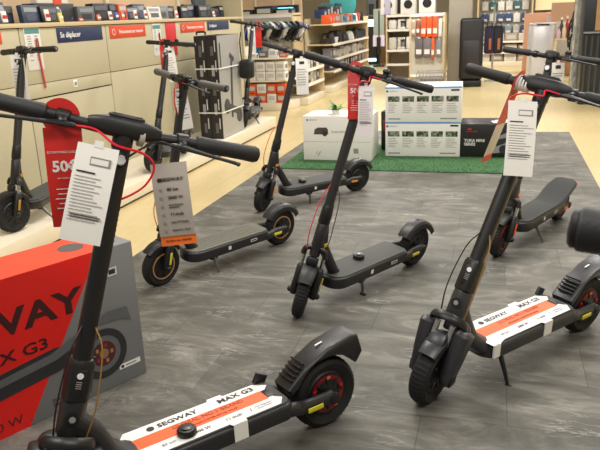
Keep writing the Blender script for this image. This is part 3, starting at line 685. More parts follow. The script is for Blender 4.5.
# things on the worktop
cols = ['#16181e', '#202228', '#1a1d24', '#2a2c33', '#3c3f45', '#5c5f60', '#1c2438', '#2c3a50', '#74777a', '#d9d4c8', '#c9532c', '#101215']
cn = ['black', 'charcoal', 'black', 'dark grey', 'grey', 'mid grey', 'navy', 'blue', 'pale grey', 'white', 'orange', 'black']
yy = 3.7; i = 0
where = lambda y: 'left of the Se déplacer sign' if y < 4.95 else ('above the Se déplacer sign' if y < 5.65 else ('above the first orange-red sign' if y < 6.45 else ('above the red poster' if y < 7.3 else 'above the far signs')))
while yy < 9.0:
    w = random.uniform(.12, .26); h = random.uniform(.125, .165); k = random.choice([0, 0, 1, 2, 3, 4, 5, 6, 7, 8, 11, 11]) if random.random() > .05 else random.choice([9, 10])
    c = mat(cols[k], .45); d = random.uniform(.03, .12)
    o = empty('boxed_accessory', f'{cn[k]} boxed accessory standing on the worktop {where(yy)}', 'box', (XP-.16-random.uniform(0, .1), yy+w/2, 1.462), (0, -rad(random.uniform(0, 12)), rad(random.uniform(-8, 8))), 'boxed accessories along the worktop')
    MB().bx(-d, 0, -w/2, w/2, 0, h, c, bev=.004).build('carton', o)
    t = MB().bx(0, .002, -w*.38, w*.38, h*.62, h*.86, mat(random.choice(['#8c9096', '#5c6068', '#b8b6b0']), .4))
    t.bx(0, .0015, -w*.3, w*.3, h*.15, h*.5, mat(random.choice(['#30343c', '#454a54', '#2c3c58']), .4)); t.build('cover_print', o)
    yy += w+random.uniform(.0, .012); i += 1
for j, (px, hh, c) in enumerate([(6, .1, '#e8e2d8'), (49, .11, '#efe9dc'), (62, .08, '#d9c93a'), (112, .09, '#e8e8ea'), (118, .08, '#2456a8'), (124, .09, '#e2563c'), (137, .1, '#ecebe8'), (147, .1, '#e5e5e8'), (100, .06, '#cf6a3c'), (178, .09, '#e5e5e8'), (215, .08, '#e5e5e8'), (82, .03, '#cf6a3c')]):
    q = P(px, 22, X=XP-.05)
    nm = {'#d9c93a': 'yellow', '#2456a8': 'blue', '#e2563c': 'coral', '#cf6a3c': 'orange'}.get(c, 'white')
    o = MB().box((0, 0, hh/2), (.010, .055, hh*.8), mat(c, .5), rot=(0, -.15, 0), bev=.002).bx(.008, .0105, -.025, .025, hh*.35, hh*.6, mat('#c2272b' if nm == 'white' else '#e9e7e3', .5)).build('price_ticket')
    o.location = (XP-.06, q.y, 1.464); tag(o, f'small {nm} price ticket at the worktop edge {where(q.y)}', 'price ticket', 'price tickets along the worktop')
# stacked papers / posters higher up at the left
o = MB().bx(-.06, 0, -.22, .22, 0, .05, mat('#d8d2c6', .5)).bx(-.05, .004, .0, .12, -.01, .06, SRED).build('white_roll_box'); q = P(57, 3, X=XP-.2); o.location = q; tag(o, 'long white and orange pack above the black boxes at top left', 'box')
o['label'] = 'long white and orange pack on top of the dark stand at top left'
o2 = MB().bx(-.1, 0, -.3, .3, 0, .0, BLK) if False else None
s = MB().bx(XP-.36, XP-.24, q.y-.26, q.y+.3, 1.462, q.z-.002, mat('#26262a', .5), bev=.004).build('storage_case'); origin_at(s, (XP-.3, q.y, 1.462)); tag(s, 'dark case on the worktop under the white and orange pack', 'case')
o.location = (XP-.24, q.y, q.z)
# blue-grey framed screen on the upper wall
q0 = P(196, 8, X=XP-.5); o = MB().prism([(0, 0), (1.5, 0), (1.5, .6), (-.25, .6)], 0, .05, mat('#5c6a72', .4), M=basis((0, 0, 0), (0, 1, 0), (0, 0, 1))).build('wall_screen'); o.location = (XP-.55, q0.y, q0.z); tag(o, 'slanted blue-grey panel on the wall above the far signs', 'panel')

# tall scooter cartons on the plinth
def tall_box(x0, x1, label, side, dark):
    o = empty('scooter_carton', label, 'box', ((x0+x1)/2, 7.33, .15), (0, 0, 0), 'tall scooter cartons on the plinth')
    hw_ = (x1-x0)/2; h = 1.12
    MB().bx(-hw_, hw_, -.33, .33, 0, h, dark, bev=.004).build('carton', o)
    t = MB(); F = basis((0, -.3312, 0), (1, 0, 0), (0, 0, 1))
    for k in range(5):
        z = .12+.21*k; t.box((0, z, 0), (hw_*.5, .09+.04*random.random(), .001), mat('#9a9a9a', .5) if k % 2 else mat('#5b5b5e', .5), M=F)
        t.box((hw_*.55, z+.05, 0), (hw_*.16, .12, .001), mat('#cfcfd0', .5), M=F)
    t.build('print', o)
    if side:
        s_ = MB(); s_.bx(hw_, hw_+.002, -.325, .325, .003, h-.003, mat('#a8a8a6', .35, .3)); so = s_.build('silver_side', o, label='silver printed side with scooter picture')
        p = MB(); Sx = hw_+.004; D = mat('#3c3c3f', .5)
        p.tube([(Sx, -.02, .2), (Sx, .05, .86)], .028, D, 8, flat=.1, upv=(1, 0, 0)); p.tube([(Sx, .0, .9), (Sx, .12, .84)], .03, D, 8, flat=.1, upv=(1, 0, 0))
        p.tube([(Sx, -.22, .36), (Sx, .2, .24)], .04, D, 8, flat=.1, upv=(1, 0, 0)); p.lathe([(.085, 0), (.085, .002)], D, 20, M=basis((Sx-.001, -.16, .34), (0, 0, 1), (1, 0, 0))); p.lathe([(.085, 0), (.085, .002)], D, 20, M=basis((Sx-.001, .2, .2), (0, 0, 1), (1, 0, 0)))
        p.box((Sx-.001, -.27, .9), (.002, .03, .28), INK); p.build('print', so)
tall_box(-3.21, -3.077, 'black scooter carton standing on end nearest the wall', False, mat('#1a1718', .45))
tall_box(-3.073, -2.94, 'black scooter carton with silver side standing on end at the plinth edge', True, mat('#1c191a', .45))
for z, dz_, w in ((.92, .03, 'upper'), (.44, .0, 'lower')):
    b = MB(); X0, X1, Y0, Y1 = -3.215, -2.930, 6.995, 7.665
    b.bx(X0, X1, Y0-.003, Y0-.001, z-.006, z+.006, WHT).bx(X1, X1+.004, Y0-.003, Y1, z-.006, z+.006, WHT)
    b = b.build('packing_strap'); origin_at(b, (-3.07, 7, z)); tag(b, f'{w} white packing strap round the tall scooter cartons', 'strap')
o = MB().tube(smooth_path([(-.05, 0, 0), (-.045, 0, .03), (.045, 0, .03), (.05, 0, 0)], 4), .01, BLK, 8).build('carry_handle'); o.location = (-3.14, 7.05, 1.278); tag(o, 'small black handle on top of the tall scooter cartons', 'handle')
# bag on the scooter behind the cartons
def bag():
    q = P(247, 69, Y=7.62); o = empty('black_bag', 'small black bag hanging from the scooter behind the tall cartons', 'bag', q)
    MB().box((0, 0, 0), (.17, .12, .22), BLK2, bev=.04, seg=3).build('bag_body', o); MB().tube(smooth_path([(-.06, 0, .1), (-.07, 0, .3), (-.05, 0, .42)], 4), .008, BLK, 6).build('shoulder_strap', o); MB().box((0, -.065, -.03), (.12, .02, .1), BLK, bev=.008).build('front_pocket', o)
bag()

# ================================================================ big red and grey scooter carton
def big_carton():
    cx = V((-1.39, 2.28, .004)); d = V((-.455, -.89, 0)).normalized(); n = V((.89, -.455, 0)).normalized()
    L, Hh, D = 1.16, .592, .24
    c = cx+d*L/2-n*D/2; yaw = math.atan2(-d.y, -d.x)
    o = empty('scooter_carton', 'large red and grey scooter carton reading SEGWAY MAX G3 on the floor at lower left', 'box', (c.x, c.y, .004), (0, 0, yaw))
    # local: x towards the far end, -y towards the camera side
    G = mat('#77797b', .5, noise=.03); R_ = mat('#e01812', .5, noise=.04); R2 = mat('#e8452a', .5, noise=.03)
    MB().bx(-L/2, L/2, -D/2, D/2, 0, Hh, G, bev=.003).build('carton', o)
    F = basis((0, -D/2-.0008, 0), (1, 0, 0), (0, 0, 1)); a = L/2
    rp = MB(); rp.prism([(-a, 0), (a-.52, 0), (a-.155, Hh), (-a, Hh)], 0, .001, R_, M=F)
    T_ = basis((0, 0, Hh+.0004), (1, 0, 0), (0, 1, 0)); rp.prism([(-a, -D/2), (a-.155, -D/2), (a-.06, D/2), (-a, D/2)], 0, .001, R2, M=T_); rp.build('red_print', o, label='red printed panels')
    wp = MB(); wp.prism([(-a+.05, -D/2+.03), (-a+.50, -D/2+.03), (-a+.56, D/2-.02), (-a+.05, D/2-.02)], .001, .0018, WHT, M=T_)
    for k in range(5): wp.box((-a+.28, -D/2+.06+.035*k, .0022), (.36, .006, .0006), INK, M=T_)
    wp.build('shipping_label', o, label='white label on top'); wp = MB(); wp.lathe([(.05, 0), (.05, .001)], mat('#54504f', .5), 24, M=T_ @ Matrix.Translation((a-.20, .0, .001)) @ Matrix.Rotation(rad(90), 4, 'X')); wp.build('round_seal', o, label='round grey mark on top')
    t = MB(); Dk = mat('#3a0f14', .5)
    Fz = lambda x, z, e=.0016: F @ Matrix.Translation((x, z, e))
    t.text('SEGWAY', .130, Dk, Fz(a-.25, .425) , align='RIGHT', bold=.03, sx=1.35)
    t.text('MAX G3', .062, Dk, Fz(a-.40, .30), align='RIGHT', bold=.02, sx=1.35)
    t.text('2000 W', .05, mat('#5c1512', .5), Fz(a-.54, .045), align='RIGHT', sx=1.1); t.build('lettering', o)
    # printed scooter: deck, rear wheel, fender
    p = MB(); K = mat('#2b2b2e', .5); K2 = mat('#5f6164', .5)
    wx, wz, wr = a-.185, .165, .105
    p.prism([(-a+.02, .10), (a-.38, .17), (a-.30, .185), (a-.30, .25), (a-.38, .27), (-a+.02, .19)], .0012, .0022, K, M=F)
    p.prism([(-a+.02, .165), (a-.40, .25), (a-.29, .29), (a-.15, .335), (a-.06, .33), (a-.045, .265), (a-.085, .285), (a-.2, .295), (a-.29, .25), (a-.38, .22), (-a+.02, .145)], .0022, .003, K2, M=F)
    Wm = F @ Matrix.Translation((wx, wz, .0015)) @ Matrix.Rotation(rad(90), 4, 'X')
    p.lathe([(wr, 0), (wr, .001), (wr*.72, .001), (wr*.72, 0)], K, 36, M=Wm, closed=True); p.lathe([(wr*.72, 0), (wr*.72, .0006)], K2, 30, M=Wm); p.lathe([(wr*.5, 0), (wr*.5, .0012)], mat('#4a2024', .5), 24, M=Wm); p.lathe([(wr*.2, 0), (wr*.2, .0018)], mat('#8a6a4c', .5), 16, M=Wm)
    for k in range(5): p.box((wx+.035*math.cos(k*1.26), wz+.035*math.sin(k*1.26), .0034), (.012, .016, .0006), mat('#93272a' if k % 2 else '#a8754c', .5), M=F)
    p.build('scooter_picture', o, label='printed picture of a scooter rear')
    l = MB(); l.box((a-.075, .075, .0012), (.1, .022, .0006), WHT, M=F); l.lathe([(.007, 0), (.007, .001)], INK, 12, M=Fz(a-.11, .075) @ Matrix.Rotation(rad(90), 4, 'X')); l.box((a-.07, .075, .0016), (.05, .006, .0006), INKG, M=F)
    l.box((a-.105, Hh-.1, .0012), (.045, .035, .0006), mat('#c8c8c8', .5), M=F); l.box((a-.105, Hh-.1, .0016), (.03, .02, .0006), INK, M=F)
    l.text('Dual Hydraulic\nSuspension', .018, INK, Fz(a-.42, .05), align='LEFT'); l.build('small_print', o)
big_carton()

# ================================================================ turf mat and mower boxes
def turf():
    m = bpy.data.materials.new('turf'); m.use_nodes = True; nt = m.node_tree; b = nt.nodes['Principled BSDF']
    n = nt.nodes.new('ShaderNodeTexNoise'); n.inputs['Scale'].default_value = 60; n.inputs['Detail'].default_value = 5; tc = nt.nodes.new('ShaderNodeTexCoord'); nt.links.new(tc.outputs['Object'], n.inputs['Vector'])
    cr = nt.nodes.new('ShaderNodeValToRGB'); cr.color_ramp.elements[0].position = .3; cr.color_ramp.elements[0].color = srgb('#244a2a'); cr.color_ramp.elements[1].position = .7; cr.color_ramp.elements[1].color = srgb('#41703f')
    nt.links.new(n.outputs['Fac'], cr.inputs[0]); nt.links.new(cr.outputs[0], b.inputs['Base Color']); b.inputs['Roughness'].default_value = .9
    bp = nt.nodes.new('ShaderNodeBump'); bp.inputs['Distance'].default_value = .01; nt.links.new(n.outputs['Fac'], bp.inputs['Height']); nt.links.new(bp.outputs[0], b.inputs['Normal'])
    mb = MB(); mb.bx(-2.05, .2, 6.2, 7.5, .004, .014, m)
    for k in range(2600):    # short blades
        x = random.uniform(-2.04, .19); y = 6.2+1.28*random.random()**1.6; h = random.uniform(.006, .014); a = random.random()*3.14
        s, c = math.sin(a)*.004, math.cos(a)*.004
        v = [mb.bm.verts.new(p) for p in ((x-c, y-s, .013), (x+c, y+s, .013), (x+random.uniform(-.004, .004), y+random.uniform(-.004, .004), .013+h))]
        mb.bm.faces.new(v)
    tag(mb.build('turf_mat'), 'strip of green artificial grass under the mower boxes', 'artificial grass', kind='stuff')
turf()
def pic(mb, M, x, y, w, h):
    cs = ['#3c4a30', '#55663e', '#8a8f86', '#2e3328', '#6e7a5c']
    for i in range(6):
        for j in range(3):
            mb.box((x-w/2+w*(i+.5)/6, y-h/2+h*(j+.5)/3, .0008), (w/6, h/3, .0006), mat(random.choice(cs), .5), M=M)
def white_box(z0, label):
    L, Hh, D = .75, .35, .5; c = V((-.725, 6.88+D/2, z0)); o = empty('mower_carton', label, 'box', c, (0, 0, rad(1.5)), 'white printed mower cartons')
    MB().bx(-L/2, L/2, -D/2, D/2, 0, Hh, WHT, bev=.004).build('carton', o)
    t = MB(); F = basis((0, -D/2-.0006, 0), (1, 0, 0), (0, 0, 1))
    for k in range(5):
        x = -L/2+.085+.145*k; ph = MB(); pic(ph, F, x, Hh*.66, .118, .055); ph.build('photo', o)
        lines(t, .11, Hh*.52, Hh*.28, 6, INKG, F @ Matrix.Translation((x, 0, 0)))
    t.box((-L/2+.02, Hh*.88, .0006), (.02, .02, .0006), INK, M=F); t.text('SEGWAY', .022, INKG, F @ Matrix.Translation((-L/2+.04, Hh*.88, .001)), align='LEFT')
    t.box((-L/2+.09, Hh*.09, .0006), (.12, .008, .0006), INK, M=F); t.box((L/2-.12, Hh*.10, .0006), (.16, .012, .0006), INKG, M=F); t.box((L/2-.06, Hh*.9, .0006), (.08, .018, .0006), INK, M=F)
    t.build('print', o)
    e = MB().bx(-L/2-.0006, L/2+.0006, -D/2-.0012, -D/2+.02, Hh-.016, Hh+.0006, mat('#6fa3d6', .45)).build('blue_edge', o, label='pale blue printed top edge')
white_box(.014, 'white mower carton with five photos, lower of the two stacked on the turf')
white_box(.366, 'white mower carton with five photos, upper of the two stacked boxes')
def big_white():
    L, Hh, D = .70, .45, .42; c = V((-1.545, 6.605+D/2, .014)); o = empty('mower_carton', 'tall white carton with a mower picture at the left end of the turf', 'box', c, (0, 0, rad(-1)))
    MB().bx(-L/2, L/2, -D/2, D/2, 0, Hh*1.0, WHT, bev=.004).build('carton', o)
    t = MB(); F = basis((0, -D/2-.0006, 0), (1, 0, 0), (0, 0, 1))
    K = mat('#4a4640', .5)
    t.prism([(-.235, .265), (-.225, .315), (-.19, .335), (-.10, .335), (-.085, .31), (-.085, .265)], 0, .001, K, M=F)
    t.lathe([(.026, 0), (.026, .0016)], INK, 16, M=F @ Matrix.Translation((-.12, .272, 0)) @ Matrix.Rotation(rad(90), 4, 'X'))
    t.text('NAVIMOW', .032, INKG, F @ Matrix.Translation((.06, .29, .001)), sx=1.4)
    t.box((0, .19, .0004), (L, .0025, .0006), INKG, M=F); t.box((.2, .10, .0006), (.05, .05, .0006), INKG, M=F)
    t.tube([(-.2, .04, 0), (-.17, .09, 0)], .004, INKG, 6, M=F); t.tube([(-.2, .09, 0), (-.22, .06, 0)], .003, INKG, 6, M=F); t.box((-.3, .41, .0006), (.02, .02, .0006), INKG, M=F); t.text('SEGWAY', .02, INKG, F @ Matrix.Translation((-.28, .41, .001)), align='LEFT')
    t.build('print', o)
    return c, Hh
cbw, hbw = big_white()
def black_box():
    L, Hh, D = .52, .33, .42; c = V((-.09, 6.90+D/2, .014)); o = empty('mower_carton', 'black carton reading YUKA MINI SERIES right of the white mower cartons', 'box', c)
    MB().bx(-L/2, L/2, -D/2, D/2, 0, Hh, mat('#211f20', .4), bev=.004).build('carton', o)
    t = MB(); F = basis((0, -D/2-.0006, 0), (1, 0, 0), (0, 0, 1))
    t.text('MAMMOTION', .018, mat('#c43c34', .5), F @ Matrix.Translation((-.2, .255, .001)), align='LEFT'); t.box((-.165, .28, .0006), (.035, .014, .0008), mat('#c43c34', .5), M=F)
    t.text('YUKA MINI', .040, WHT, F @ Matrix.Translation((-.215, .165, .001)), align='LEFT', bold=.02); t.text('SERIES', .040, WHT, F @ Matrix.Translation((-.215, .128, .001)), align='LEFT', bold=.02)
    g = mat('#8e9092', .5)
    t.prism([(.01, .07), (.03, .13), (.09, .20), (.2, .25), (.24, .25), (.24, .06), (.08, .04)], 0, .001, g, M=F); t.prism([(.06, .13), (.11, .18), (.2, .20), (.2, .15), (.1, .11)], .001, .0018, INK, M=F)
    t.lathe([(.045, 0), (.045, .0024)], INK, 20, M=F @ Matrix.Translation((.17, .08, 0)) @ Matrix.Rotation(rad(90), 4, 'X')); t.build('print', o)
black_box()
o = MB().box((0, 0, .0), (.17, .12, .008), WHT, rot=(0, 0, .2), bev=.003).box((.02, .01, .01), (.13, .1, .006), mat('#dcdcdc', .5), rot=(0, 0, .4), bev=.002).build('folded_leaflet'); o.location = (.04, 7.0, .352); tag(o, 'folded white leaflet lying on the black carton', 'leaflet')
o = MB().box((0, 0, .21), (.10, .16, .42), BLK, bev=.02).box((0, -.082, .27), (.05, .01, .12), mat('#8c1a1c', .4), bev=.004).build('charging_station'); o.location = (-1.14, 7.25, .014); tag(o, 'black upright charger between the tall white carton and the stacked cartons', 'charger')
def plant():
    o = empty('artificial_plant', 'small green leafy plant in a white pot on the tall white carton', 'plant', (-1.58, 6.75, .464))
    MB().lathe([(.03, 0), (.042, .03), (.045, .045), (.036, .045), (.034, .03)], WHT, 20, M=Matrix.Rotation(rad(90), 4, 'X')).build('pot', o)
    mb = MB(); g1, g2 = mat('#4d7a3a', .5), mat('#7fa55a', .5)
    for k in range(16):
        a = k*2.4; L = .07+.06*random.random(); up = .4+random.random()*.9; dr = V((math.cos(a), math.sin(a), 0)); sd = V((-math.sin(a), math.cos(a), 0)); rs = []
        for i in range(7):
            t = i/6; c = dr*(L*t)+V((0, 0, .035+L*up*t*(1-.35*t))); w = .018*math.sin(math.pi*(t*.92+.04))+.001
            rs.append([c-sd*w, c+V((0, 0, -.003)), c+sd*w, c+V((0, 0, .001))])
        mb.rings(rs, g1 if k % 3 else g2)
    mb.build('foliage', o)
plant()

# ================================================================ background of the shop
def shelf_unit(name, label, x0, x1, y0, y1, zt, shelves, face, m=None, back=None, post=.03, peg=False, near=True):
    """shelving open towards `face` ('x+' or 'y-')"""
    m = m or CREAML; o = empty(name, label, 'shelving', ((x0+x1)/2, (y0+y1)/2, 0)); I = Matrix.Translation((-(x0+x1)/2, -(y0+y1)/2, 0))
    MB().bx(x0, x1, y0, y1, 0, .12, m, bev=.004).build('base', o, M=I)
    if face == 'x+':
        MB().bx(x0, x0+.04, y0, y1, .12, zt, back or CREAM).build('back_panel', o, M=I)
        for a in ((y0, y1-post) if near else (y1-post,)): MB().bx(x0, x1, a, a+post, .12, zt, WOODL, bev=.003).build('end_panel', o, M=I)
    else:
        MB().bx(x0, x1, (y0+.02 if peg else y1-.04), (y0+.05 if peg else y1), .12, zt, back or CREAM).build('pegboard' if peg else 'back_panel', o, M=I)
        for a in (x0, x1-post): MB().bx(a, a+post, y0, y1, .12, zt, WOODL, bev=.003).build('end_panel', o, M=I)
    for z in shelves:
        s = MB().bx(x0+.01, x1, y0+.01, y1-.01, z-.02, z, WOODL, bev=.002)
        if face == 'x+': s.bx(x1, x1+.012, y0+.02, y1-.02, z-.035, z+.012, WHT)
        else: s.bx(x0+.02, x1-.02, y0-.012, y0, z-.035, z+.012, WHT)
        s.build('shelf', o, M=I)
    return o
def item(kind, loc, s, c, label, cat, group, rz=0):
    m = mat(c, .45); mb = MB(); w, d, h = s
    if kind == 'box': mb.bx(-w/2, w/2, -d/2, d/2, 0, h, m, bev=.004).bx(-w*.35, w*.35, -d/2-.001, -d/2+.001, h*.3, h*.75, mat('#b9b7b4', .5)).bx(w/2-.001, w/2+.001, -d*.3, d*.3, h*.25, h*.7, mat('#77787c', .5))
    elif kind == 'kettle':
        mb.lathe([(w*.42, 0), (w*.5, h*.1), (w*.42, h*.55), (w*.3, h*.85), (w*.08, h*.95)], m, 18, M=Matrix.Rotation(rad(90), 4, 'X')); mb.sphere((0, 0, h*.98), w*.07, BLK)
        mb.tube(smooth_path([(0, w*.3, h*.8), (0, w*.7, h*.75), (0, w*.7, h*.35), (0, w*.44, h*.2)], 4), w*.06, BLK, 8)
    elif kind == 'pan':
        mb.lathe([(w*.4, 0), (w*.5, h*.5), (w*.51, h*.5), (w*.41, -.005)], m, 22, M=Matrix.Rotation(rad(90), 4, 'X'), closed=True); mb.lathe([(w*.4, 0), (w*.4, .01)], m, 20, M=Matrix.Rotation(rad(90), 4, 'X')); mb.tube([(w*.45, 0, h*.4), (w*1.05, 0, h*.6)], .012, BLK, 8)
    elif kind == 'appliance':
        mb.box((0, 0, h*.12), (w, d, h*.24), m, bev=.015); mb.box((-w*.28, 0, h*.5), (w*.4, d*.8, h*.9), m, bev=.02); mb.box((0, 0, h*.9), (w*.95, d*.8, h*.2), m, bev=.02); mb.lathe([(w*.2, 0), (w*.24, h*.4)], SILV, 16, M=Matrix.Translation((w*.2, 0, h*.24)) @ Matrix.Rotation(rad(90), 4, 'X'))
    elif kind == 'toaster':
        mb.box((0, 0, h*.5), (w, d, h), m, bev=min(w, d, h)*.22, seg=3); mb.box((0, 0, h), (w*.7, d*.18, .004), BLK); mb.box((w*.5, 0, h*.6), (.02, .03, .015), BLK, bev=.003)
    elif kind == 'pack':
        mb.box((0, 0, h/2), (w, d, h), m, bev=.008); mb.box((0, 0, h+.012), (w*.25, .004, .03), WHT); mb.box((0, -d/2-.001, h*.3), (w*.7, .002, h*.25), mat('#d9d6d2', .5))
    o = mb.build(kind if kind not in ('box', 'pack') else ('product_box' if kind == 'box' else 'hanging_pack')); o.location = loc; o.rotation_euler.z = rz; tag(o, label, cat, group); return o

# --- long gondola on the left of the aisle
GX = -3.05
shelf_unit('kitchenware_shelving', 'long wooden kitchenware shelving along the left of the aisle', -3.6, GX, 12.9, 16.6, 1.38, (.40, .62, .90, 1.27), 'x+', near=False)
shelf_unit('low_shelving', 'low white-edged shelving with dark boxes in front of the kitchenware shelving', -3.6, GX, 11.0, 12.15, .60, (.34, .58), 'x+', near=False)
LOWROW = True
rows = [(1.27, ['appliance', 'kettle', 'box', 'toaster'], ['#8a8c90', '#1f2023', '#2e5c7c', '#d9dadb', '#c4522c'], .24, .2), (.90, ['kettle', 'pan', 'toaster', 'appliance'], ['#1a1b1d', '#232427', '#d4d4d4', '#1f2f48', '#151517'], .26, .24), (.62, ['box'], ['#b8b6b8', '#8b8890', '#6c6a72', '#c8c4c0'], .22, .2), (.40, ['box'], ['#5a4458', '#3c3442', '#7c7078', '#a8a4a8'], .22, .17)]
nm_k = {'appliance': 'coffee machine', 'kettle': 'kettle', 'box': 'boxed product', 'toaster': 'toaster', 'pan': 'pan'}
lv = {1.27: 'top', .90: 'second', .62: 'third', .40: 'bottom'}
def cname(c):
    r_, g_, b_ = [int(c[i:i+2], 16) for i in (1, 3, 5)]; mx, mn = max(r_, g_, b_), min(r_, g_, b_)
    if mx-mn < 22: return 'black' if mx < 50 else ('dark grey' if mx < 100 else ('grey' if mx < 190 else 'white'))
    if r_ == mx: return 'orange' if g_ > b_+15 and r_ > 150 else ('red' if r_ > 130 and b_ < 90 else 'dull purple')
    return 'blue' if b_ == mx else 'green'
for z, kinds, cs, sz, h in rows:
    y = 13.0; n = 0
    while y < 16.4:
        k = random.choice(kinds); c = random.choice(cs)
        if z == 1.27 and y < 13.9: k, c = 'box', '#d2521e'
        w = sz*random.uniform(.75, 1); third = 'near' if y < 13 else ('middle' if y < 14.8 else 'far')
        item(k, (GX-.16, y+w/2, z), (w, w*.9, h*random.uniform(.75, 1.05)), c, f'{cname(c)} {nm_k[k]} on the {third} stretch of the {lv[z]} kitchenware shelf', nm_k[k], f'goods on the {lv[z]} kitchenware shelf', rz=rad(90)+random.uniform(-.2, .2))
        y += w+random.uniform(.01, .05)
for k in range(5):
    item('box', (GX-.14, 11.15+.2*k, .58), (.15, .16, .2+.05*(k % 2)), ['#2a2b2f', '#dcdad8', '#8c8a90', '#33343a', '#e4e2e0'][k], f'{["black", "white", "grey", "dark grey", "pale"][k]} box on the low shelving, {["nearest", "second", "middle", "fourth", "furthest"][k]} on top', 'box', 'boxes on the low shelving', rz=rad(90))
    item('box', (GX-.14, 11.15+.2*k, .34), (.17, .16, .18), ['#c8c6c8', '#3a3b40', '#d8d4d4', '#a8a4a8', '#4a4850'][k], f'{["pale grey", "black", "white", "grey", "dark"][k]} box on the lower level of the low shelving, {["nearest", "second", "middle", "fourth", "furthest"][k]}', 'box', 'boxes on the low shelving', rz=rad(90))
for k in range(6):
    item('box', (GX-.3, 13.2+.27*k, 1.38), (.2, .2, .16+.06*(k % 3)), ['#1d2f55', '#16171b', '#2a5a66', '#1a1b1f', '#3a3c42', '#22405a'][k], f'{["navy", "black", "teal", "deep black", "dark grey", "steel blue"][k]} box on the very top of the kitchenware shelving', 'box', 'boxes on the very top of the kitchenware shelving', rz=rad(90))
# large turquoise lid-like discs above the gondola
for j, px in enumerate((338, 347, 356)):
    q = P(px, 2, X=GX-.2); o = MB().lathe([(.02, -.02), (.24, -.015), (.27, 0), (.24, .015), (.02, .02)], mat('#3aa3a8', .35), 40, M=Matrix.Rotation(rad(60), 4, 'Z')).build('turquoise_fan_disc')
    o.location = (GX-.25, 14.6+.45*j, 1.47+.20); tag(o, f'large turquoise round disc on top of the left aisle shelving, {("nearest", "middle", "furthest")[j]} of three', 'disc', 'turquoise discs')
    o.name = 'turquoise_disc'
# bay beyond the display wall: helmets on pegboard, low display
shelf_unit('helmet_shelving', 'cream pegboard wall bay holding a row of helmets', -5.6, -3.62, 12.2, 12.8, 1.5, (1.46,), 'y-', back=mat('#d8ccb2', .6), peg=True)
o = MB().bx(-5.6, -3.62, 12.84, 12.88, 0, 3.2, mat('#cdae8c', .6, noise=.12, scale=3))
for k in range(3): o.bx(-5.3+.75*k, -5.27+.75*k, 12.825, 12.84, 1.5, 3.2, CREAML)
o = o.build('wood_partition'); origin_at(o, (-4.3, 12.86, 0)); tag(o, 'light wood partition rising behind the helmet shelving', 'partition')
hc = ['#2a3f8c', '#e4e4e2', '#1d1f26', '#1d5a66', '#dfe0e0', '#1f2a4a', '#d0d0d2', '#1a4a54', '#222226', '#33305a']
hn = ['blue', 'white', 'black', 'teal', 'white', 'navy', 'pale grey', 'teal', 'black', 'purple']
for k in range(10):
    x = -4.32+.10*k; o = empty('bicycle_helmet', f'{hn[k]} bicycle helmet in the hanging row, number {k+1} from the left', 'helmet', (x, 11.95, 1.15), (rad(-35), rad(20), rad(40)), 'bicycle helmets hanging in a row'); o['label'] = f'{hn[k]} vented helmet ' + ('at the left end of the hanging helmet row' if k == 0 else ('at the right end of the hanging helmet row' if k == 9 else f'hanging right of the {hn[k-1]} helmet' + (' near the left' if k < 5 else ' near the right')))
    mb = MB(); m = mat(hc[k], .35)
    for s in range(5):
        a = -.5+.25*s; mb.tube(smooth_path([(a*.16, -.13, 0), (a*.22, -.08, .09), (a*.24, 0, .12), (a*.22, .08, .08), (a*.14, .14, -.01)], 4), .020, m, 8, flat=.8)
    mb.sphere((0, 0, .03), .085, mat('#e4e4e2' if k % 3 == 0 else '#15161a', .35), sc=(.62, 1.4, .95))
    mb.build('helmet_shell', o, M=Matrix.Diagonal((1.0, 1.35, 1.35, 1)))
    MB().tube(smooth_path([(-.07, -.04, 0), (-.03, -.03, -.16), (0, -.02, -.2), (.03, -.03, -.16), (.07, -.04, 0)], 4), .005, BLK, 6).build('chin_strap', o)
for k, px in enumerate((286, 292, 298)):
    item('pack', (-4.3+.28*k, 12.16, .70), (.13, .04, .22), ('#2a7fb0', '#c8c6c0', '#8a8c80')[k], f'{("blue", "pale", "grey-green")[k]} hanging pack under the helmet row', 'pack', 'hanging packs under the helmets')
for k in range(9):
    item('pack', (-4.85+.14*k, 12.17, .82), (.1, .03, .2), random.choice(['#cfc8b8', '#b9b09a', '#9b9a90', '#dcd6ca']), 'beige blister pack hanging below the helmets', 'pack', 'beige blister packs below the helmets')
for k, (x, w, h, c) in enumerate([(-4.6, .42, .12, '#17181b'), (-4.18, .36, .17, '#26272a'), (-3.82, .32, .12, '#1c1d20'), (-4.95, .26, .1, '#232427')]):
    item('box', (x, 12.4, 1.462), (w, .3, h), c, f'{("flat black", "short black", "dark grey", "low black")[k]} electronics box on top of the helmet wall', 'box', 'boxes on top of the helmet wall')
o = MB().bx(-.35, .35, -.05, .05, 0, .14, mat('#1a2a30', .4)).build('lightbox_sign'); o.location = (-4.0, 12.72, 1.503)
tag(o, 'dark board with a cyan lit sign above the helmet wall', 'sign')
e = MB().bx(-.26, .26, -.056, -.05, .03, .10, mat('#7fe0ee', .4, emit=2.0)).build('lit_panel', o)
pk = MB().bx(-4.0, -3.98, 12.35, 12.39, 1.46, 1.64, BLK).bx(-4.1, -4.0, 12.5, 12.7, 1.44, 1.64, BLK) if False else None
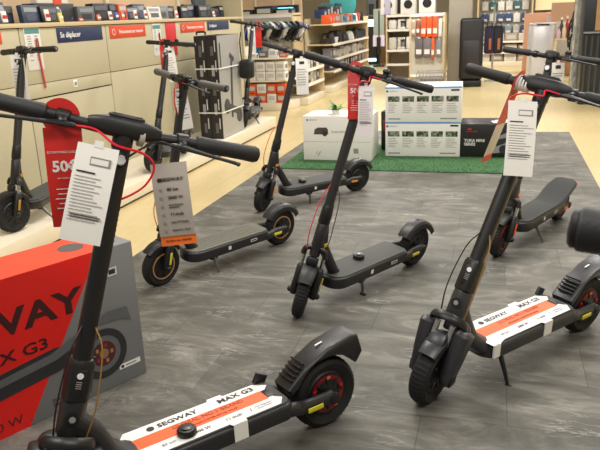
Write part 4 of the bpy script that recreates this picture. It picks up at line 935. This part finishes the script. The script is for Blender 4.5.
# low curved display table with white and orange boxes
def low_display():
    o = empty('low_display_stand', 'low rounded cream display stand with boxes beyond the plinth', 'display stand', (-3.66, 10.78, 0))
    def lay(z0, z1, nm, m, g=0):
        pts = [(-.27, -.4-g)]+[(.18+(.3+g)*math.sin(rad(a)), -.1-(.3+g)*math.cos(rad(a))) for a in range(0, 91, 10)]+[(.48+g, .2), (-.27, .2)]
        MB().prism(pts, z0, z1, m, bev=.004).build(nm, o)
    lay(0, .12, 'base', CREAML); lay(.45, .475, 'shelf', CREAML); lay(.80, .825, 'shelf', CREAML); MB().bx(-.26, .3, .05, .18, .12, .80, CREAM).build('core', o); MB().bx(-.29, -.26, -.4, .2, 0, 1.0, CREAML).build('side_post', o)
low_display()
for k in range(4):
    x = -3.82+.165*k
    for z in (.475, .622): item('box', (x, 10.50, z), (.15, .2, .14), '#dcdad6', f'white boxed helmet on the upper shelf of the low stand, {"lower" if z < .5 else "upper"} layer, {["leftmost", "second from left", "third from left", "rightmost"][k]}', 'box', 'white boxes on the low stand')
    for j, z in enumerate((.12, .272)):
        c = '#d2501f' if (k+j) % 3 != 2 else '#dcdad6'; item('box', (x, 10.50, z), (.15, .2, .145), c, f'{cname(c)} box on the bottom shelf, {"lower" if j == 0 else "upper"} layer, {["leftmost", "second from left", "third from left", "rightmost"][k]}', 'box', 'boxes on the bottom shelf of the low stand')
for k in range(4):
    c = ['#e4e2dc', '#5a5c60', '#dfe2e8', '#c8574a'][k]
    item('box', (-3.8+.17*k, 10.52, .825), (.13, .1, .07+.03*(k % 3)), c, f'{["white", "dark grey", "pale", "red"][k]} small box on top of the low stand', 'box', 'small boxes on top of the low stand')
# --- appliance wall with lit strips at the end of the left aisle
def dark_wall():
    o = empty('lit_display_cabinet', 'tall dark cabinet with cyan lit strips at the end of the left aisle', 'cabinet', ((P(368, 40, Y=20.1).x+P(396, 40, Y=20.1).x)/2, 20.4, 0))
    K = mat('#1f2226', .4)
    MB().bx(-.44, -.16, -.3, .3, 0, 2.1, K, bev=.01).bx(.10, .46, -.3, .3, 0, 2.1, K, bev=.01).build('side_cabinet', o)
    MB().bx(-.16, .10, .1, .3, 0, 2.1, mat('#a07a50', .5, noise=.12, scale=3)).build('wooden_back', o)
    L_ = mat('#a5eef8', .4, emit=4)
    for x0, x1 in ((-.42, -.17), (.12, .42)):
        MB().bx(x0, x1, -.315, -.3, 1.08, 1.27, L_).build('light_strip', o, label='cyan light strip')
        MB().bx(x0, x1, -.315, -.3, .10, .18, L_).build('light_strip', o, label='cyan light strip')
    MB().bx(-.42, -.18, -.31, -.3, 1.35, 1.95, mat('#58606a', .3)).bx(-.38, -.22, -.316, -.31, 1.4, 1.7, BLK).build('screen', o)
dark_wall()
def vacuum():
    q = P(379, 62, Z=0); o = empty('stick_vacuum', 'black stick vacuum on a stand with a pale sign behind it', 'vacuum cleaner', (P(379, 50, Y=19.3).x, 19.3, 0))
    MB().box((0, 0, .02), (.3, .25, .04), BLK, bev=.01).build('stand_base', o); MB().tube([(0, 0, .03), (0, .02, 1.5)], .018, BLK2, 10).build('pole', o)
    MB().tube([(0, -.05, .35), (0, -.04, .8)], [.05, .06], BLK, 14).build('dust_bin', o); MB().bx(-.16, .14, .03, .04, .55, 1.55, mat('#8f9a8e', .4), bev=.002).bx(-.17, .15, .02, .03, .55, .85, mat('#d4c8dc', .5)).build('sign_panel', o)
vacuum()
# --- end-cap with white appliances
shelf_unit('end_shelving', 'cream end shelving with white kitchen machines beside the aisle', -2.25, -1.68, 14.2, 14.8, 1.40, (.42, .70, 1.10, 1.38), 'y-', back=mat('#d9d0bd', .6))
for z, hh in ((1.10, .24), (.70, .30)):
    for k in range(3):
        item('toaster' if (k+int(z*10)) % 2 else 'appliance', (-2.12+.18*k, 14.33, z), (.165, .18, hh*random.uniform(.8, 1)), random.choice(['#e6e4e0', '#dcdad6', '#c9c4bb']), f'white kitchen machine on the {"upper" if z > 1 else "middle"} shelf of the end shelving, {["left", "middle", "right"][k]}', 'appliance', 'white machines on the end shelving')
for k, (px, Y_) in enumerate(((388, 14.4), (408, 14.4), (427, 13.6))):
    q = P(px, 8, Y=Y_); o = empty('white_speaker_box', f'white box with a black round front on top of the shelving, {("left", "middle", "right")[k]} of three', 'box', (q.x, Y_, 1.40), (0, 0, 0), 'white boxes with black discs'); o.name = 'white_appliance_box'
    MB().bx(-.15, .15, 0, .25, 0, .34, WHT, bev=.006).build('carton', o); MB().lathe([(.085, 0), (.085, .006)], BLK, 24, M=Matrix.Translation((0, 0, .18)) @ Matrix.Rotation(math.pi, 4, 'Z')).build('black_disc', o)
item('box', (-2.24, 14.45, 1.40), (.12, .2, .35), '#b9b4dc', 'lilac box on top of the end shelving between the white boxes', 'box', None)
# --- peg gondola with orange packs
shelf_unit('peg_shelving', 'pale peg shelving with orange hanging packs beside the grey pillar', -1.62, -.98, 13.0, 13.5, 1.40, (.3, 1.38), 'y-', back=mat('#bdb8ac', .5), peg=True)
for k in range(3):
    item('pack', (-1.36+.105*k, 12.97, .98), (.098, .05, .36), '#dc4f1c', f'long orange pack hanging on the peg shelving, {("left", "middle", "right")[k]} of three', 'pack', 'orange hanging packs')
for k, (x, c, z, w, h) in enumerate([(-1.54, '#a89080', 1.02, .08, .24), (-1.46, '#8a5038', 1.02, .07, .26), (-1.06, '#c8c4c0', .98, .06, .3), (-1.44, '#5a5458', .62, .14, .34), (-1.29, '#6a6268', .62, .14, .34), (-1.185, '#d4521e', .60, .06, .36), (-1.08, '#77757a', .62, .09, .32)]):
    item('pack', (x, 12.97, z), (w, .05, h), c, f'{cname(c)} pack hanging on the {"upper" if z > .8 else "lower"} pegs, {["far left", "next to the orange packs", "right of the orange packs", "left end", "in the middle", "slim one", "right end"][k]}', 'pack', 'other packs on the peg shelving')
def basket():
    q = P(437, 90, Z=0); 
    o = empty('wire_basket', 'silver wire basket in front of the peg shelving', 'basket', (-1.15, 12.5, 0)); mb = MB(); m = mat('#9a9894', .3, .8)
    for z in (.1, .2, .3, .4): mb.tube([(-.25, -.2, z), (.25, -.2, z), (.25, .2, z), (-.25, .2, z), (-.25, -.2, z)], .006, m, 6)
    for k in range(9): mb.tube([(-.25+.0625*k, -.2, 0.0 if k in (0, 8) else .1), (-.25+.0625*k, -.2, .4)], .005, m, 6); mb.tube([(-.25+.0625*k, .2, 0.0 if k in (0, 8) else .1), (-.25+.0625*k, .2, .4)], .005, m, 6)
    mb.build('wire_cage', o)
    MB().bx(-.2, .2, -.15, .15, .1, .3, mat('#77706a', .6), bev=.03).build('contents', o)
basket()
struct(MB().bx(-.98, -.55, 13.9, 14.3, 0, 3.4, mat('#a39c90', .6, noise=.05, scale=4), bev=.01).build('grey_pillar_1'))  # pale grey pillar of the shop, beside the peg shelving
def black_case():
    q = P(471, 83, Z=0); o = empty('black_panel_case', 'tall rounded black padded case standing beside the grey pillar', 'case', (-.53, 13.75, 0))
    MB().box((0, 0, .70), (.44, .14, 1.16), mat('#1b1a1e', .5), bev=.06, seg=4).build('padded_body', o); MB().box((0, -.0, .06), (.42, .2, .12), BLK, bev=.02).build('foot', o); MB().box((0, -.075, .62), (.3, .012, .5), mat('#2a282c', .45), bev=.005).build('front_panel', o)
black_case()
for k, (x, c, y) in enumerate([(-.22, '#2a2440', 14.68), (-.05, '#1c1826', 14.68)]):
    o = empty('hanging_backpack', f'{("dark purple", "black")[k]} backpack hanging right of the black padded case', 'backpack', (x, y, .55), (0, 0, 0), 'backpacks beside the black case')
    MB().box((0, 0, .28), (.2, .14, .55), mat(c, .7), bev=.05, seg=3).build('bag_body', o); MB().tube(smooth_path([(-.05, -.06, .5), (-.04, -.1, .62), (.04, -.1, .62), (.05, -.06, .5)], 4), .01, BLK, 8).build('carry_loop', o); MB().box((.02, -.075, .2), (.05, .012, .22), mat('#b0663c', .5), bev=.005).build('front_patch', o)
st = MB().tube([(-.14, 14.75, 0), (-.14, 14.75, 1.5)], .02, SILV, 10).box((-.14, 14.75, .01), (.3, .3, .02), SILV).box((-.14, 14.7, 1.18), (.3, .02, .02), SILV).build('rack_pole'); origin_at(st, (-.14, 14.75, 0)); tag(st, 'metal rack pole behind the hanging backpacks', 'rack')

# --- back shelving across the aisle
shelf_unit('back_shelving', 'wide shelving at the far end of the aisle with blister packs', -.6, .75, 18.6, 19.2, 2.0, (.35, .62), 'y-', back=mat('#9d9a92', .6))
n = 0
for r_, z in enumerate((.78, 1.08, 1.38, 1.66)):
    for k in range(6):
        c = [['#7f8c94', '#b8b6b0', '#3a4a78'], ['#2f4a80', '#e0e2e4', '#30507c'], ['#c9c8c2', '#2c6a74', '#dfe0dc'], ['#2c7a84', '#d8d8d4', '#1f5a66']][r_][k % 3]
        item('pack', (-.42+.2*k, 19.12, z), (.16, .05, .22), c, f'{cname(c)} blister pack in row {("one", "two", "three", "four")[r_]} from below on the far pegboard, {["leftmost", "second", "third", "fourth", "fifth", "rightmost"][k]}', 'pack', 'blister packs on the far pegboard')
for z in (.12, .35, .62):
    for k in range(4): item('box', (-.4+.33*k, 18.8, z), (.3, .3, .19), ['#a89880', '#c4bcae', '#8c7a66', '#d2ccc0'][(k+int(z*10)) % 4], f'pale stacked carton on the {("bottom" if z < .2 else "second" if z < .5 else "third")} shelf of the far shelving, {["leftmost", "second from left", "second from right", "rightmost"][k]}', 'box', 'cartons on the far shelving')
def cream_cabinet():
    o = empty('cream_cabinet', 'cream wall cabinet above stacked goods at the far end', 'cabinet', (1.55, 19.0, 0))
    MB().bx(-.75, .75, -.3, .3, 0, 1.02, mat('#8f8270', .6, noise=.2, scale=12)).build('lower_rack', o); MB().bx(-.75, .75, -.3, .3, 1.35, 2.4, mat('#d9cba4', .5)).build('upper_cabinet', o); MB().bx(-.75, .75, -.1, .3, 1.02, 1.35, mat('#9a8868', .6)).build('niche_back', o)
    for k in range(5): MB().bx(-.7+.28*k, -.46+.28*k, -.32, -.3, .1, .9, mat(['#b4a894', '#77706a', '#c4bcae', '#8a7c6c', '#a09688'][k], .6)).build('rack_door', o)
    MB().bx(.3, .42, -.315, -.3, 1.4, 2.0, mat('#4a3c2c', .6)).build('handle_recess', o)
cream_cabinet()
for k in range(5): item('box', (1.0+.13*k, 18.78, 1.02), (.1, .08, .26+.03*(k % 2)), ['#8a8478', '#6c6660', '#55504c', '#a8c0cc', '#4c4844'][k], f'narrow {cname(["#8a8478", "#6c6660", "#55504c", "#a8c0cc", "#4c4844"][k])} box standing in the niche of the cream cabinet, {["leftmost", "second", "middle", "fourth", "rightmost"][k]}', 'box', 'narrow boxes in the niche')
# pink cardboard display, silver bin
o = empty('cardboard_display', 'pink-brown cardboard display with red and white notices behind the silver bin', 'display', (.95, 16.6, 0))
MB().bx(-.45, .45, -.2, .2, 0, 1.30, mat('#d3a183', .6), bev=.004).build('cardboard_body', o); MB().bx(.0, .32, -.206, -.2, 1.10, 1.24, mat('#d8d0dc', .5)).build('white_notice', o); MB().bx(.2, .42, -.212, -.2, 1.06, 1.22, mat('#d8555a', .5)).build('red_notice', o)
def silver_bin():
    o = empty('appliance', 'tall silver-white rounded appliance with a black slot on top standing in the aisle', 'appliance', (.80, 15.0, 0)); o.name = 'silver_floor_appliance'
    M1 = mat('#d6d4da', .22, .35); rs = []
    mb = MB(); out = rrect(-.26, .26, .24, .12, n=6); mb.prism(out, .04, 1.06, M1, bev=.01); mb.build('body', o)
    MB().prism([(x*.96, y*.96) for x, y in out], 1.06, 1.12, mat('#c4c2c6', .3, .3), bev=.015).build('lid', o)
    MB().box((0, -.236, 1.09), (.24, .02, .03), BLK, bev=.004).build('slot', o); MB().prism([(x*.94, y*.94) for x, y in out], 0, .04, BLK2).build('foot', o)
silver_bin()
# small table with bottles
def table():
    o = empty('side_table', 'small light wood table with bottles left of the wrapped column', 'table', (1.28, 14.9, 0))
    MB().box((0, 0, .80), (.5, .5, .03), WOODL, bev=.004).build('table_top', o)
    for sx in (-1, 1):
        for sy in (-1, 1): MB().bx(sx*.23-.02, sx*.23+.02, sy*.23-.02, sy*.23+.02, 0, .785, WOODL, bev=.003).build('leg', o)
table()
for k, (x, y, h, c) in enumerate([(1.10, 14.72, .22, '#c9a8b0'), (1.20, 14.75, .30, '#c9c2a8'), (1.32, 14.72, .26, '#9aa08c'), (1.26, 14.9, .42, '#b01c1c'), (1.42, 14.78, .34, '#2a2622'), (1.16, 14.95, .40, '#3c3a30')]):
    o = empty('bottle', f'{["pale pink", "cream", "grey-green", "red-topped", "black", "dark olive"][k]} bottle on the small table by the wrapped column', 'bottle', (x, y, .815), (0, 0, 0), 'bottles on the small table')
    MB().lathe([(.035, 0), (.04, .01), (.04, h*.55), (.016, h*.75), (.016, h*.9)], mat(c, .3), 16, M=Matrix.Rotation(rad(90), 4, 'X')).build('bottle_body', o); MB().lathe([(.019, h*.88), (.019, h)], mat('#e0ded8' if k % 2 else '#a01c1c', .4), 12, M=Matrix.Rotation(rad(90), 4, 'X')).build('cap', o)
item('box', (1.32, 15.9, 0.0), (.6, .4, 1.5), '#b98f6c', 'tall brown carton standing behind the bottle table', 'box', None)
# dark bare plant / hanging cables
def rack():
    o = empty('dark_coat_rack', 'dark tall rack hung with black cables left of the wrapped column', 'rack', (1.24, 13.2, 0)); m = mat('#15171a', .6)
    MB().tube([(0, 0, 0), (0, 0, 1.7)], .025, m, 10).build('pole', o)
    for k in range(9):
        a = k*.7; z = .5+.13*k; MB().tube(smooth_path([(0, 0, z), (.06*math.cos(a), .05*math.sin(a), z+.05), (.10*math.cos(a), .08*math.sin(a), z-.1), (.08*math.cos(a), .09*math.sin(a), z-.3)], 4), .016, m, 7).build('hanging_cable', o)
    MB().lathe([(.15, 0), (.15, .03)], m, 20, M=Matrix.Rotation(rad(90), 4, 'X')).build('foot', o)
rack()
# plastic-wrapped column and dark slatted cabinet on the right
def wrapped():
    m = bpy.data.materials.new('wrapped'); m.use_nodes = True; nt = m.node_tree; b = nt.nodes['Principled BSDF']; tc = nt.nodes.new('ShaderNodeTexCoord'); mp = nt.nodes.new('ShaderNodeMapping'); mp.inputs['Scale'].default_value = (6, 6, 1.5)
    n = nt.nodes.new('ShaderNodeTexNoise'); n.inputs['Scale'].default_value = 3; n.inputs['Detail'].default_value = 5; n.inputs['Distortion'].default_value = 2; nt.links.new(tc.outputs['Object'], mp.inputs[0]); nt.links.new(mp.outputs[0], n.inputs['Vector'])
    cr = nt.nodes.new('ShaderNodeValToRGB'); cr.color_ramp.elements[0].position = .35; cr.color_ramp.elements[0].color = srgb('#6f7270'); cr.color_ramp.elements[1].position = .6; cr.color_ramp.elements[1].color = srgb('#b4b4ac')
    nt.links.new(n.outputs['Fac'], cr.inputs[0]); nt.links.new(cr.outputs[0], b.inputs['Base Color']); b.inputs['Roughness'].default_value = .3
    o = MB().prism(rrect(-.075, .075, .075, .03), 0, 3.2, m).build('wrapped_column'); o.location = (P(577, 50, Y=11.6).x, 11.6, 0); tag(o, 'grey column wrapped in crinkled clear plastic at the right', 'column')
wrapped()
def slat_cabinet():
    o = empty('slatted_cabinet', 'dark glass-fronted cabinet with vertical slats at the right edge', 'cabinet', (P(582, 50, Y=11.0).x+.55, 11.0, 0)); K = mat('#23252a', .3); G_ = mat('#4d5156', .25, .5)
    MB().bx(-.55, .8, 0, .5, 0, 2.2, K, bev=.01).build('body', o)
    sl = MB()
    for k in range(16): sl.bx(-.52+.08*k, -.49+.08*k, -.03, 0, .1, 1.0, G_)
    sl.build('slats', o); MB().bx(-.55, .8, -.035, 0, 1.03, 1.055, SILV).build('rail', o); MB().bx(-.40, .8, -.03, 0, 1.07, 2.1, mat('#a8835a', .5, noise=.15, scale=5)).build('wood_panel', o)
slat_cabinet()
o = MB().prism([(.0, .0), (.18, 0), (.62, 1.1), (.44, 1.1)], 0, .03, mat('#6e7274', .25, .6), M=basis((0, 0, 0), (1, 0, 0), (0, 0, 1))).build('leaning_metal_panel'); o.location = (1.52, 10.82, 0); tag(o, 'narrow grey metal panel leaning against the slatted cabinet', 'panel')

# ---------------------------------------------------------------- look-alikes of one row are told apart by their order in it
def tell_apart():
    by = {}
    for o in COL.objects:
        if o.parent is None and 'category' in o.keys(): by.setdefault(o['label'], []).append(o)
    words = ['', 'second ', 'third ', 'fourth ', 'fifth ', 'sixth ', 'seventh ', 'eighth ', 'ninth ', 'tenth ']
    for l, os_ in by.items():
        if len(os_) < 2: continue
        ys = [o.location.y for o in os_]; along_y = max(ys)-min(ys) > .1
        os_.sort(key=lambda o: o.location.y if along_y else o.location.x)
        for i, o in enumerate(os_):
            last = i == len(os_)-1
            if along_y: w = 'furthest ' if last else words[i]+'nearest '
            else: w = 'rightmost ' if last else ('leftmost ' if i == 0 else words[i]+'from left, ')
            o['label'] = w+l
tell_apart()
